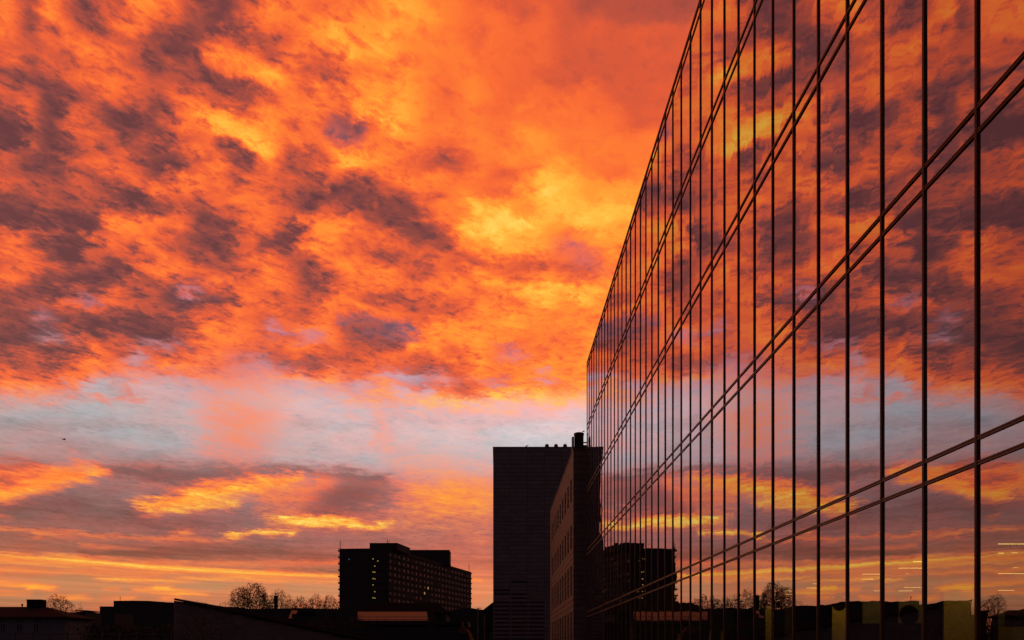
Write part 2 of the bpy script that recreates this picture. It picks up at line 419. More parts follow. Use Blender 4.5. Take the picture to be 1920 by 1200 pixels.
M = dict(
    stone=mat('dark_stone', (.118, .094, .098), .75, .25, var=.22, scale=1.2, bump=.004, bscale=14),
    stone_wing=mat('brown_stone', (.092, .070, .075), .6, .3, var=.25, scale=1.5, bump=.004, bscale=16),
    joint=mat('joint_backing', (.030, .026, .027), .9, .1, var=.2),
    slot=mat('dark_slot', (.008, .007, .007), .95, .05, var=.2),
    metal=mat('dark_anodised_metal', (.052, .026, .024), .36, .5, metal=.75, var=.15, scale=6),
    fin=mat('inner_fin', (.05, .045, .03), .6, .3, var=.15),
    slab=mat('interior_slab', (.05, .05, .05), .9, .1, var=.2),
    inner=mat('interior_wall', (.07, .068, .06), .9, .1, var=.25, scale=.8),
    yellow=mat('yellow_green_wall', (.66, .41, .07), .8, .2, var=.12, scale=.8),
    olive=mat('olive_panel', (.20, .15, .06), .8, .2, var=.2),
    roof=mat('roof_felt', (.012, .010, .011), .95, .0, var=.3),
    tile=mat('roof_tiles', (.026, .017, .016), .95, .02, var=.35, scale=2.0, bump=.02, bscale=6),
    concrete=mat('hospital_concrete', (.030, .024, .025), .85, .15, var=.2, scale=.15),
    render_=mat('pale_render', (.085, .080, .095), .85, .2, var=.15, scale=.5),
    frame=mat('pale_frame', (.14, .12, .12), .6, .3, var=.1),
    glass_far=mat('far_window_glass', (.02, .02, .025), .4, .2, var=.1),
    seam=mat('seamed_metal_roof', (.055, .040, .060), .48, .35, metal=.3, var=.12, scale=.6),
    steel=mat('dark_steel', (.05, .045, .045), .5, .4, metal=.4, var=.15),
    bark=mat('bare_bark', (.05, .036, .03), .9, .1, var=.3),
    feather=mat('bird_feathers', (.04, .04, .045), .8, .2, var=.3, scale=20),
    ground=mat('dusk_ground', (.05, .048, .045), .95, .1, var=.35, scale=.2, bump=.03, bscale=1.5),
    black=mat('sign_black', (.01, .01, .01), .6, .2, var=.1),
    yellow_paint=mat('machine_yellow', (.30, .14, .02), .5, .4, var=.2),
    hedge=mat('winter_shrub', (.035, .030, .024), .95, .05, var=.4, scale=1),
)
M['lamp'] = emis('warm_lamp', (1.0, .70, .22), 1.8)
M['lit_window'] = emis('lit_window', (1.0, .60, .14), .36)
M['pink_reflection'] = emis('pink_reflection_glow', (.9, .26, .20), .06)  # faint glow painted in for the pink sky reflection on hospital panes
M['blue_light'] = emis('blue_screen_light', (.1, .35, .8), .25)
def glass_mat():
    m = bpy.data.materials.new('coated_facade_glass'); m.use_nodes = True; t = m.node_tree
    t.nodes.remove(t.nodes['Principled BSDF'])
    g = t.nodes.new('ShaderNodeBsdfGlossy'); g.inputs['Roughness'].default_value = 0.0
    g.inputs['Color'].default_value = (.90, .88, .98, 1)
    tr = t.nodes.new('ShaderNodeBsdfTransparent'); tr.inputs['Color'].default_value = (.80, .78, .55, 1)
    geo = t.nodes.new('ShaderNodeNewGeometry')
    co = t.nodes.new('ShaderNodeTexCoord'); oi = t.nodes.new('ShaderNodeObjectInfo')
    ad = t.nodes.new('ShaderNodeVectorMath'); ad.operation = 'MULTIPLY_ADD'
    cx = t.nodes.new('ShaderNodeCombineXYZ')
    for k in range(3): t.links.new(oi.outputs['Random'], cx.inputs[k])
    tn = t.nodes.new('ShaderNodeMapRange'); t.links.new(oi.outputs['Random'], tn.inputs[0]); tn.inputs[3].default_value = .86; tn.inputs[4].default_value = 1.03
    ts = t.nodes.new('ShaderNodeVectorMath'); ts.operation = 'SCALE'; ts.inputs[0].default_value = (.95, .92, 1.0)
    t.links.new(tn.outputs[0], ts.inputs[3]); t.links.new(ts.outputs[0], g.inputs['Color'])
    t.links.new(cx.outputs[0], ad.inputs[0]); ad.inputs[1].default_value = (31, 57, 83); t.links.new(co.outputs['Object'], ad.inputs[2])
    n = t.nodes.new('ShaderNodeTexNoise'); n.inputs['Scale'].default_value = 1.1; n.inputs['Detail'].default_value = 2.0
    n.inputs['Roughness'].default_value = .35
    t.links.new(ad.outputs[0], n.inputs['Vector'])
    bp = t.nodes.new('ShaderNodeBump'); bp.inputs['Strength'].default_value = 1.0; bp.inputs['Distance'].default_value = 0.0024
    t.links.new(n.outputs['Fac'], bp.inputs['Height']); t.links.new(bp.outputs[0], g.inputs['Normal'])
    dt = t.nodes.new('ShaderNodeVectorMath'); dt.operation = 'DOT_PRODUCT'
    t.links.new(geo.outputs['Normal'], dt.inputs[0]); t.links.new(geo.outputs['Incoming'], dt.inputs[1])
    ab = t.nodes.new('ShaderNodeMath'); ab.operation = 'ABSOLUTE'; t.links.new(dt.outputs['Value'], ab.inputs[0])
    om = t.nodes.new('ShaderNodeMath'); om.operation = 'SUBTRACT'; om.inputs[0].default_value = 1; t.links.new(ab.outputs[0], om.inputs[1])
    pw = t.nodes.new('ShaderNodeMath'); pw.operation = 'POWER'; pw.inputs[1].default_value = 1.6; t.links.new(om.outputs[0], pw.inputs[0])
    ma = t.nodes.new('ShaderNodeMath'); ma.operation = 'MULTIPLY_ADD'; ma.inputs[1].default_value = .50; ma.inputs[2].default_value = .43
    t.links.new(pw.outputs[0], ma.inputs[0])
    mx = t.nodes.new('ShaderNodeMixShader'); t.links.new(ma.outputs[0], mx.inputs[0])
    t.links.new(tr.outputs[0], mx.inputs[1]); t.links.new(g.outputs[0], mx.inputs[2])
    t.links.new(mx.outputs[0], t.nodes['Material Output'].inputs[0])
    m2 = bpy.data.materials.new('clear_glass_edge'); m2.use_nodes = True; t = m2.node_tree
    t.nodes.remove(t.nodes['Principled BSDF']); tr = t.nodes.new('ShaderNodeBsdfTransparent'); tr.inputs['Color'].default_value = (.93, .95, .9, 1)
    t.links.new(tr.outputs[0], t.nodes['Material Output'].inputs[0])
    return m, m2
M['glass'], M['glass_edge'] = glass_mat()

# ================================================================== mesh helpers
class MB:
    """collects shapes that belong to one mesh object"""
    def __init__(s): s.v = []; s.f = []; s.mi = []
    def quad(s, *p, mi=0):
        n = len(s.v); s.v += [tuple(q) for q in p]; s.f.append(tuple(range(n, n + len(p)))); s.mi.append(mi); return s
    def hexa(s, p, mi=0):                               # p: 4 bottom corners then 4 top corners, counter-clockwise from above
        n = len(s.v); s.v += [tuple(q) for q in p]
        for f in ((3, 2, 1, 0), (4, 5, 6, 7), (0, 1, 5, 4), (1, 2, 6, 5), (2, 3, 7, 6), (3, 0, 4, 7)):
            s.f.append(tuple(n + k for k in f)); s.mi.append(mi)
        return s
    def box(s, x0, x1, y0, y1, z0, z1, mi=0):
        return s.hexa([(x0, y0, z0), (x1, y0, z0), (x1, y1, z0), (x0, y1, z0), (x0, y0, z1), (x1, y0, z1), (x1, y1, z1), (x0, y1, z1)], mi)
    def prism(s, foot, z0, z1, mi=0):
        """foot counter-clockwise; z1 a number or one per corner"""
        n = len(s.v); k = len(foot); zt = z1 if isinstance(z1, (list, tuple)) else [z1] * k
        s.v += [(x, y, z0) for x, y in foot] + [(x, y, z) for (x, y), z in zip(foot, zt)]
        s.f.append(tuple(n + i for i in reversed(range(k)))); s.f.append(tuple(n + k + i for i in range(k))); s.mi += [mi, mi]
        for i in range(k):
            j = (i + 1) % k; s.f.append((n + i, n + j, n + k + j, n + k + i)); s.mi.append(mi)
        return s
    def tube(s, a, b, r0, r1=None, n=6, mi=0, cap=True):
        a = Vector(a); b = Vector(b); r1 = r0 if r1 is None else r1
        d = (b - a).normalized(); u = d.orthogonal().normalized(); w = d.cross(u)
        m = len(s.v)
        for c, r in ((a, r0), (b, r1)):
            for k in range(n):
                t = 2 * math.pi * k / n; s.v.append(tuple(c + u * (r * math.cos(t)) + w * (r * math.sin(t))))
        for k in range(n):
            j = (k + 1) % n; s.f.append((m + k, m + j, m + n + j, m + n + k)); s.mi.append(mi)
        if cap:
            s.f.append(tuple(m + k for k in reversed(range(n)))); s.f.append(tuple(m + n + k for k in range(n))); s.mi += [mi, mi]
        return s
    def lathe(s, c, prof, n=16, mi=0):
        m = len(s.v)
        for r, z in prof:
            for k in range(n):
                t = 2 * math.pi * k / n; s.v.append((c[0] + r * math.cos(t), c[1] + r * math.sin(t), c[2] + z))
        for i in range(len(prof) - 1):
            for k in range(n):
                j = (k + 1) % n; a = m + i * n
                s.f.append((a + k, a + j, a + n + j, a + n + k)); s.mi.append(mi)
        return s
    def mesh(s, name, mats):
        me = bpy.data.meshes.new(name); me.from_pydata(s.v, [], s.f)
        for mm in (mats if isinstance(mats, (list, tuple)) else [mats]): me.materials.append(mm)
        if any(s.mi): me.polygons.foreach_set('material_index', s.mi)
        me.update(); return me
    def build(s, name, mats, parent=None, loc=None):
        o = bpy.data.objects.new(name, s.mesh(name, mats)); COL.objects.link(o)
        if parent is not None: o.parent = parent
        if loc is not None: o.location = loc
        return o
def inst(name, me, parent, loc, rot=None):
    o = bpy.data.objects.new(name, me); COL.objects.link(o); o.parent = parent; o.location = loc
    if rot is not None: o.rotation_euler = rot
    return o
def tag(o, label, cat, group=None, kind=None):
    if label: o['label'] = label
    if cat: o['category'] = cat
    if group: o['group'] = group
    if kind: o['kind'] = kind
    return o
def thing(name, label, cat, loc=(0, 0, 0), rz=0.0, group=None):
    o = bpy.data.objects.new(name, None); COL.objects.link(o); o.location = loc; o.rotation_euler = (0, 0, rz)
    o.empty_display_size = .5
    return tag(o, label, cat, group)
def structure(o): o['kind'] = 'structure'; return o
def smooth(o):
    for p in o.data.polygons: p.use_smooth = True
    return o
def W(px, py, y):
    """world point seen at photo pixel (px, py) at distance y along the street"""
    return Vector(((px - 931.5) * y / F, y, EYE + (1223 - py) * y / F))

# ================================================================== ground
g = MB()
NG = 40
pts = [(-3000 + 6000 * i / NG, -3000 + 6000 * j / NG) for j in range(NG + 1) for i in range(NG + 1)]
g.v = [(x, y, 0) for x, y in pts]
g.f = [(j*(NG+1)+i, j*(NG+1)+i+1, (j+1)*(NG+1)+i+1, (j+1)*(NG+1)+i) for j in range(NG) for i in range(NG)]; g.mi = [0] * len(g.f)
structure(g.build('ground', M['ground']))
pv = MB().box(-3.5, 5.9, -12, 95, 0.004, 0.12)
structure(pv.build('pavement', mat('paving', (.13, .12, .115), .85, .2, var=.25, scale=2, bump=.01, bscale=8)))

# ================================================================== glass office building
DX = 6.105; SP = 1.2555; Y0 = 10.165; K0, K1 = -12, 35
ys = [Y0 + SP * k for k in range(K0, K1 + 1)]
YN, YF = ys[0], ys[-1]
ST = 4.203; TOP0 = EYE + 2.717; GAP = .318
tops = [TOP0 + ST * k for k in range(-1, 5)]            # upper transom of each pair; the last is the roof edge
gb = thing('glass_office_building', 'long glass office building with a mirror-like facade reflecting the sunset on the right', 'building', (DX, 20, 0))
GO = Vector((DX, 20, 0))
def L(x, y, z): return (x - GO.x, y - GO.y, z - GO.z)
def gbox(mb, x0, x1, y0, y1, z0, z1, mi=0):
    return mb.box(x0 - GO.x, x1 - GO.x, y0 - GO.y, y1 - GO.y, z0, z1, mi)
ZB, ZT = 0.12, tops[-1] + .03
# mullion: an outer cap with a groove, and a deep fin behind the glass
mw = .042
mm = MB()
h = ZT - ZB
mm.box(-.026, -.001, -mw/2, -mw/2 + .015, 0, h).box(-.016, -.001, -mw/2 + .015, mw/2 - .015, 0.002, h - .002).box(-.026, -.001, mw/2 - .015, mw/2, 0, h)
mm.box(.024, .25, -.024, .024, 0.01, h - .35, mi=1)
me = mm.mesh('mullion', [M['metal'], M['fin']])
for y in ys: inst('mullion', me, gb, L(DX, y, ZB))
# transoms, in pairs
th = .052; ln = YF - YN
tm = MB().box(-.021, -.002, 0, ln, -th/2, -th/2 + .017).box(-.010, -.002, 0.002, ln - .002, -th/2 + .017, th/2 - .017).box(-.021, -.002, 0, ln, th/2 - .017, th/2)
tm.box(.024, .08, 0.004, ln - .004, -.02, .02, mi=1)
tme = tm.mesh('transom', [M['metal'], M['fin']])
for z in tops:
    inst('transom', tme, gb, L(DX, YN, z)); inst('transom', tme, gb, L(DX, YN, z - GAP))
def pane_mesh(name, hh):
    p = MB(); w = SP / 2 - .012
    p.v = [(0, -w, -hh), (0, w, -hh), (0, w, hh), (0, -w, hh), (.02, -w, -hh), (.02, w, -hh), (.02, w, hh), (.02, -w, hh)]
    p.f = [(3, 2, 1, 0), (4, 5, 6, 7), (0, 1, 5, 4), (1, 2, 6, 5), (2, 3, 7, 6), (3, 0, 4, 7)]; p.mi = [0, 1, 1, 1, 1, 1]
    me = p.mesh(name, [M['glass'], M['glass_edge']])
    return me
vh = (ST - GAP) / 2 - .012
vis = pane_mesh('glass_pane', vh); spn = pane_mesh('spandrel_pane', GAP / 2 - .01)
rr = random.Random(11)
def tilt(): return (0, rr.gauss(0, .0007), rr.gauss(0, .0013))
for k in range(len(ys) - 1):
    yc = (ys[k] + ys[k + 1]) / 2
    for q in range(6):
        inst('spandrel_pane', spn, gb, L(DX + .002, yc, tops[q] - GAP / 2), tilt())
        if q: inst('glass_pane', vis, gb, L(DX + .002, yc, (tops[q - 1] + tops[q] - GAP) / 2), tilt())
# structure behind the glass
for q, z in enumerate(tops):
    nm = 'roof_slab' if q == 5 else 'floor_slab'
    gbox(MB(), DX + .27, DX + 13.7, YN + .2, YF - .2, z - GAP + .02, z - .015).build(nm, M['slab'], gb)
gbox(MB(), DX + 13.72, DX + 14, YN, YF, 0, ZT - .02).build('rear_wall', M['inner'], gb)
gbox(MB(), DX + .03, DX + 13.7, YN, YN + .18, 0, ZT - .04).build('end_wall', M['stone'], gb)
gbox(MB(), DX + .03, DX + 13.7, YF - .18, YF, 0, ZT - .04).build('end_wall', M['stone'], gb)
gbox(MB(), DX + .01, DX + 13.9, YN + .01, YF - .01, -.02, ZB - .004).build('plinth', M['stone'], gb)
gbox(MB(), DX - .03, DX + .5, YN, YF, ZT + .002, ZT + .035).build('parapet_cap', M['metal'], gb)
cm = MB().box(-.2, .2, -.2, .2, 0, tops[-1] - .4).mesh('column', M['inner'])
for k in range(0, 8): inst('column', cm, gb, L(DX + 6.2, YN + 4 + 7.5 * k, .1))
# coloured partitions on the floor at eye level, each facing the near end of the building
def partition(px0, px1, ytop, y, m, name='partition_wall', ybot=None):
    x0 = (px0 - 931.5) * y / F; x1 = (px1 - 931.5) * y / F; zt = EYE + (1223 - ytop) * y / F
    zb = tops[0] + .0 if ybot is None else EYE + (1223 - ybot) * y / F
    return gbox(MB(), x0, x1, y, y + .12, zb, zt).build(name, m, gb)
partition(1770, 1835, 1108, 17.6, M['yellow'])
partition(1545, 1588, 1118, 24.5, M['yellow'])
partition(1425, 1450, 1136, 27.8, M['yellow'])
partition(1452, 1490, 1140, 30.2, M['olive'])
partition(1600, 1652, 1128, 22.0, M['olive'], 'display_board', 1169)
partition(1672, 1731, 1126, 20.2, M['olive'], 'display_board', 1168)
partition(1862, 1990, 1175, 15.6, M['yellow'])
partition(1860, 1884, 1141, 16.9, M['olive'])
partition(1322, 1334, 1183, 34, M['yellow']); partition(1345, 1358, 1183, 32.5, M['yellow'])

# lamps in the eye-level storey
CEIL = tops[1] - GAP - .03
def lamp_at(px, py): 
    y = F * (CEIL - .04 - EYE) / (1223 - py); return (px - 931.5) * y / F, y
def tube_lamp(px0, px1, py, label):
    x0, y = lamp_at(px0, py); x1, _ = lamp_at(px1, py)
    t = thing('ceiling_light', label, 'ceiling light', (x0, y, CEIL + .04), 0, 'lit ceiling lights inside the glass building')
    ln = x1 - x0
    MB().box(0, ln, -.05, .05, -.03, .0).build('housing', M['steel'], t)
    MB().box(.01, ln - .01, -.02, .02, -.046, -.031).build('light_tube', M['lamp'], t)
TL = [(1866, 1945, 1023.5, 'topmost and brightest lit ceiling tube behind the glass at the right edge'),
      (1866, 1882, 1040.5, 'short lit ceiling tube just under the topmost long one in the rightmost glass pane'),
      (1866, 1945, 1078, 'long lit ceiling tube in the middle of the stack behind the rightmost glass pane'),
      (1866, 1945, 1109, 'lowest long lit ceiling tube behind the rightmost glass pane, near the reflected tree'),
      (1866, 1883, 1114.5, 'short lit ceiling tube lowest of all in the rightmost glass pane'),
      (1680, 1733, 1068, 'longest lit ceiling tube in the second pane left of the yellow wall'),
      (1712, 1733, 1056, 'short lit ceiling tube highest in the second pane left of the yellow wall'),
      (1695, 1733, 1103.5, 'lit ceiling tube over the round toothed sign, the longer of the lower two'),
      (1680, 1711, 1110, 'lit ceiling tube lowest over the round toothed sign'),
      (1612, 1652, 1079, 'upper of two lit ceiling tubes in the pane over the left olive board'),
      (1612, 1638, 1088.5, 'lower and shorter of two lit ceiling tubes in the pane over the left olive board'),
      (1639, 1652, 1110, 'small lit ceiling tube just above the left olive board'),
      (1508, 1533, 1104.5, 'longer lit ceiling tube in the pane right of the reflected tall tree'),
      (1524, 1533, 1097, 'very short lit ceiling tube in the pane right of the reflected tall tree'),
      (1468, 1488, 1110, 'upper of two lit ceiling tubes glowing inside the reflected tall tree'),
      (1468, 1488, 1116, 'lower of two lit ceiling tubes glowing inside the reflected tall tree')]
for a in TL: tube_lamp(*a)
for px, py, rp, label in [(1902, 1040, 7, 'upper round lit downlight in the rightmost glass pane'),
                          (1904, 1067.5, 6, 'lower round lit downlight in the rightmost glass pane'),
                          (1769, 1055.5, 2.5, 'small round downlight above the yellow wall, the upper one'),
                          (1769, 1096, 2.5, 'small round downlight above the yellow wall, the lower one'),
                          (1701, 1078.5, 5, 'round downlight just under the longest tube left of the yellow wall')]:
    x, y = lamp_at(px, py); r = rp * y / F
    t = thing('downlight', label, 'downlight', (x, y, CEIL + .03), 0, 'round downlights inside the glass building')
    MB().lathe((0, 0, 0), [(0.001, 0), (r * 1.25, 0), (r * 1.25, -.025), (r, -.025)], 14).build('rim', M['steel'], t)
    MB().lathe((0, 0, 0), [(r * .98, -.02), (0.001, -.021)], 14).build('lens', M['lamp'], t)
# added fill lamps with made-up housings, brightening the coloured partitions
def fill_lamp(px, py, y, watt, w=1.0, dy=-1.1, label=''):
    x = (px - 931.5) * y / F
    t = thing('partition_fill', label, 'added fill light', (x, y + dy, CEIL + .02), 0, 'added fill lights in front of the coloured partitions')
    MB().box(-w/2, w/2, -.08, .08, -.05, 0).build('housing', M['steel'], t)
    ld = bpy.data.lights.new('fill_light', 'AREA'); ld.shape = 'RECTANGLE'; ld.size = w; ld.size_y = .12
    ld.energy = watt; ld.color = (1, .76, .45)
    lo = bpy.data.objects.new('fill_light', ld); COL.objects.link(lo); lo.parent = t; lo.location = (0, .02, -.07)
    lo.rotation_euler = (R(38), 0, 0)
fill_lamp(1806, 0, 17.6, 11, label='added fill light over the large yellow partition behind the glass')
fill_lamp(1572, 0, 24.5, 12, label='added fill light over the yellow partition behind the toothed sign with letters')
fill_lamp(1440, 0, 27.8, 9, label='added fill light over the narrow yellow partition under the reflected tall tree')
fill_lamp(1910, 0, 15.6, 6, label='added fill light over the low yellow counter in the rightmost pane')
fill_lamp(1700, 0, 20.2, 12, label='added fill light over the olive board behind the dark round sign')
fill_lamp(1630, 0, 22.0, 10, label='added fill light over the left olive board')
fill_lamp(1340, 0, 33.2, 10, label='added fill light over the two farthest yellow partitions')

# round toothed signs hanging behind the glass
def seal(px, py, y, rp, label, letters=None, ticks=0):
    c = W(px, py, y); r = rp * y / F
    t = thing('round_sign', label, 'sign', c, 0, 'round toothed signs hanging behind the glass')
    d = MB(); n = 40
    for yy in (-.006, .006):
        for k in range(n * 2):
            a = math.pi * k / n; q = r if k % 2 else r * .93
            d.v.append((q * math.cos(a), yy, q * math.sin(a)))
    k2 = n * 2
    d.f = [tuple(range(k2)), tuple(reversed(range(k2, 2 * k2)))] + [(k, k2 + k, k2 + (k + 1) % k2, (k + 1) % k2) for k in range(k2)]
    d.mi = [0] * len(d.f)
    d.build('toothed_disc', M['black'], t)
    if letters:
        cu = bpy.data.curves.new('lettering', 'FONT'); cu.body = letters; cu.size = r * .75; cu.extrude = .002
        cu.align_x = 'CENTER'; cu.align_y = 'CENTER'
        cu.materials.append(M['yellow'])
        tmp = bpy.data.objects.new('lettering_curve', cu); COL.objects.link(tmp)
        bpy.context.view_layer.update()
        me_ = bpy.data.meshes.new_from_object(tmp.evaluated_get(bpy.context.evaluated_depsgraph_get()))
        bpy.data.objects.remove(tmp); bpy.data.curves.remove(cu)
        me_.name = 'lettering'; o = bpy.data.objects.new('lettering', me_); COL.objects.link(o); o.parent = t
        o.location = (0, -.010, -r * .45); o.rotation_euler = (R(90), 0, 0)
    if ticks:
        b = MB()
        for k in range(ticks):
            x = r * (-.62 + 1.24 * k / (ticks - 1)); b.box(x - r * .025, x + r * .025, -.011, -.0065, -r * .16, r * .06 + (k % 3) * r * .02)
        b.build('lettering', M['frame'], t)
    MB().tube((0, 0, r * .9), (0, 0, max(r, CEIL + .03 - c.z)), .003).build('hanging_wire', M['steel'], t)
seal(1704.5, 1153, 12.35, 19, 'larger dark round toothed sign with an unreadable line of letters', ticks=11)
seal(1573, 1131, 14.9, 14.5, 'smaller dark round toothed sign with yellow letters above the yellow partition', letters='KUCH')

# ================================================================== stone tower at the end of the street
TY = 96.0; TX0 = -.45; TX1 = 27.0; TZ = EYE + 24.6
tw = thing('stone_tower', 'tall flat-roofed dark stone block closing the street left of the glass building', 'building', (TX0, TY, 0))
MB().box(.02, TX1 - TX0, .12, 30, 0, TZ - .05).build('wall', M['joint'], tw)
MB().box(-.03, TX1 - TX0 + .05, -.04, 30.05, TZ - .045, TZ + .06).build('roof_edge', M['stone'], tw)
PWd = 2.05; PH = .49; rows = int(TZ / PH)
pmesh = MB().box(.014, PWd - .014, -.0, .11, .012, PH - .022).mesh('stone_panel', M['stone'])
short = MB().box(.014, PWd - .014, 0.0, .11, PH * .34, PH - .022).box(.014, .17, 0.002, .108, .0, PH * .34).mesh('stone_panel', M['stone'])
sl_y = 8.6 + EYE
for r_ in range(rows):
    z = TZ - .06 - PH * (r_ + 1)
    for c in range(5):
        low = c < 3 and rr.random() < min(1, max(0, (sl_y - z) / 3.5))
        o = inst('stone_panel', short if low else pmesh, tw, (PWd * c, rr.uniform(-.006, .006), z))
MB().box(PWd * 5 + .01, TX1 - TX0, .0, .115, 0, TZ - .055).build('plain_wall', M['stone'], tw)
for px in (1025.5, 1042.5, 1059.5):
    x = (px - 931.5) * (TY + 2) / F - TX0
    smooth(MB().lathe((x, 2, TZ + .05), [(.17, 0), (.17, .45), (.26, .48), (.24, .70), (.15, .84), (.001, .87)], 12).build('roof_vent', M['steel'], tw))

# ================================================================== stone wing behind the glass building
WX, WY0, WY1, WZ = 5.36, 56.0, 80.4, EYE + 14.2
wg = thing('stone_wing', 'brown stone office wing with rows of small windows between tower and glass building', 'building', (WX, WY0, 0))
wl = WY1 - WY0
MB().box(.12, 9, .10, wl, 0, WZ - .05).build('wall', M['joint'], wg)
MB().box(-.02, 9.02, -.03, wl + .02, WZ - .045, WZ + .05).build('roof_edge', M['stone_wing'], wg)
CH = .418; nr = int(WZ / CH)
# end wall: individual panels in running bond
pm1 = MB().box(.010, .93 - .010, -.0, .09, .010, CH - .018).mesh('stone_panel', M['stone_wing'])
pm2 = MB().box(.010, .465 - .010, -.0, .09, .010, CH - .018).mesh('stone_panel', M['stone_wing'])
for r_ in range(nr):
    z = WZ - .06 - CH * (r_ + 1); x = 0.0
    while x < 2.7:
        half = (x == 0.0 and r_ % 2)
        inst('stone_panel', pm2 if half else pm1, wg, (x, rr.uniform(-.004, .004), z)); x += .465 if half else .93
MB().box(2.80, 9, 0.0, .095, 0, WZ - .055).build('plain_wall', M['stone_wing'], wg)
# long side: courses broken by the window openings
wy = [57.7 + 2.45 * k - WY0 for k in range(9)]; wt = [EYE + t for t in (12.35, 9.1, 5.85, 2.6)]
wwid, whei = .98, 1.45
cs = MB()
for r_ in range(nr):
    z1 = WZ - .06 - CH * r_; z0 = z1 - CH
    hit = [t for t in wt if z0 < t - .02 and z1 > t - whei + .02]
    cuts = []
    if hit: cuts = [(y - wwid / 2, y + wwid / 2) for y in wy]
    a = .1
    spans = []
    for c0, c1 in cuts: spans.append((a, c0)); a = c1
    spans.append((a, wl))
    for a0, a1 in spans:
        off = (r_ % 2) * .6
        y = a0
        while y < a1 - .02:
            e1 = min(a1, (math.floor((y - off) / 1.225 + 1e-6) + 1) * 1.225 + off)
            if e1 - y < .1: e1 = min(a1, e1 + 1.225)
            cs.box(0, .1, y + .006, e1 - .012, z0 + .012, z1 - .022); y = e1
o = cs.build('stone_course', M['stone_wing'], wg); o['kind'] = 'stuff'
fr = MB().box(.055, .10, -wwid/2, -wwid/2 + .05, 0, whei).box(.055, .10, wwid/2 - .05, wwid/2, 0, whei).box(.056, .099, -wwid/2 + .05, wwid/2 - .05, whei * .48, whei * .53)
frm = fr.mesh('window', M['steel']); pnm = MB().box(.085, .10, -wwid/2 + .05, wwid/2 - .05, 0.0, whei).mesh('pane', M['glass_far'])
for t in wt:
    for y in wy:
        w_ = inst('window', frm, wg, (0, y, t - whei)); inst('pane', pnm, w_, (.004, 0, 0))
fx = (1085.5 - 931.5) * 58 / F - WX
fl = smooth(MB().lathe((fx, 2.0, WZ), [(.34, .0), (.34, 1.5), (.37, 1.52), (.37, 1.66), (.33, 1.68), (.001, 1.69)], 20).build('flue', M['steel'], wg))
MB().box(fx - .52, fx - .38, 1.7, 2.1, WZ + .05, WZ + 1.35).build('duct', M['steel'], wg)
MB().box(fx + .30, fx + .62, 1.7, 2.2, WZ + .05, WZ + .75).box(fx + .2, fx + .85, 1.9, 2.0, WZ + .95, WZ + 1.02).build('plant_box', M['steel'], wg)

# ================================================================== hospital slab in the distance
hp = thing('hospital_block', 'large many-storey concrete block with ledges, lit windows and masts on its roof', 'building', (-59, 436, 0))
HZ = EYE + (1223 - 1027.5) * 436 / F
O = Vector((-59, 436, 0))
def hl(p): return (p[0] - O.x, p[1] - O.y)
A_, B_, C_ = (-86.3, 438.5), (-59, 436), (-18.1, 566)
dv = Vector((C_[0] - B_[0], C_[1] - B_[1])).normalized(); nv = Vector((-dv.y, dv.x))     # nv points away from the visible face
C2 = (C_[0] + nv.x * 18, C_[1] + nv.y * 18); B2 = (B_[0] + nv.x * 14, B_[1] + nv.y * 14)
A2 = (A_[0] + 0, A_[1] + 22)
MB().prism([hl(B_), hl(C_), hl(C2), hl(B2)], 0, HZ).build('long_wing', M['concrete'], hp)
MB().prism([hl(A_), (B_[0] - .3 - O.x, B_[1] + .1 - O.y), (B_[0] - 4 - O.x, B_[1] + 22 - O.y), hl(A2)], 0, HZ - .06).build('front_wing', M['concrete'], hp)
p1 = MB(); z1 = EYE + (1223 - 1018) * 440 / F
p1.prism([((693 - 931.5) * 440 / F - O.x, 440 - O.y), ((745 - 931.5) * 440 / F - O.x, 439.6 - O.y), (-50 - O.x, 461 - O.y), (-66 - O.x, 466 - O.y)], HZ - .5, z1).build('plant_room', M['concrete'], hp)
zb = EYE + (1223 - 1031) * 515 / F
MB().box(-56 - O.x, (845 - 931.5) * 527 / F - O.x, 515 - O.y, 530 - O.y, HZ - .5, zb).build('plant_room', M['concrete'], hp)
# storey ledges
FH = 3.52
led1 = MB().prism([(-.75 + 0, 0), (hl(B_)[0] - hl(A_)[0], -2.9), (hl(B_)[0] - hl(A_)[0], -1.5), (-.75, 1.5)], 0, .85).mesh('ledge', M['concrete'])
rl = MB().box(-.75, -.62, .1, 1.3, 1.5, 1.85).mesh('ledge_rail', M['steel'])
for k in range(15):
    z = HZ - 1.0 - FH * k
    if z < 3: break
    l1 = inst('ledge', led1, hp, (hl(A_)[0], hl(A_)[1] - .0, z - .6)); inst('ledge_rail', rl, l1, (0, 0, 0))
    e0 = Vector((*hl(C_), z - .6)); q = MB()
    a = Vector(hl(B_)); b = Vector(hl(C_)) + dv * .8; n2 = -nv * .35
    q.prism([(a.x + n2.x, a.y + n2.y), (b.x + n2.x, b.y + n2.y), (b.x, b.y), (a.x, a.y)], z - .6, z + .1).build('ledge', M['concrete'], hp)
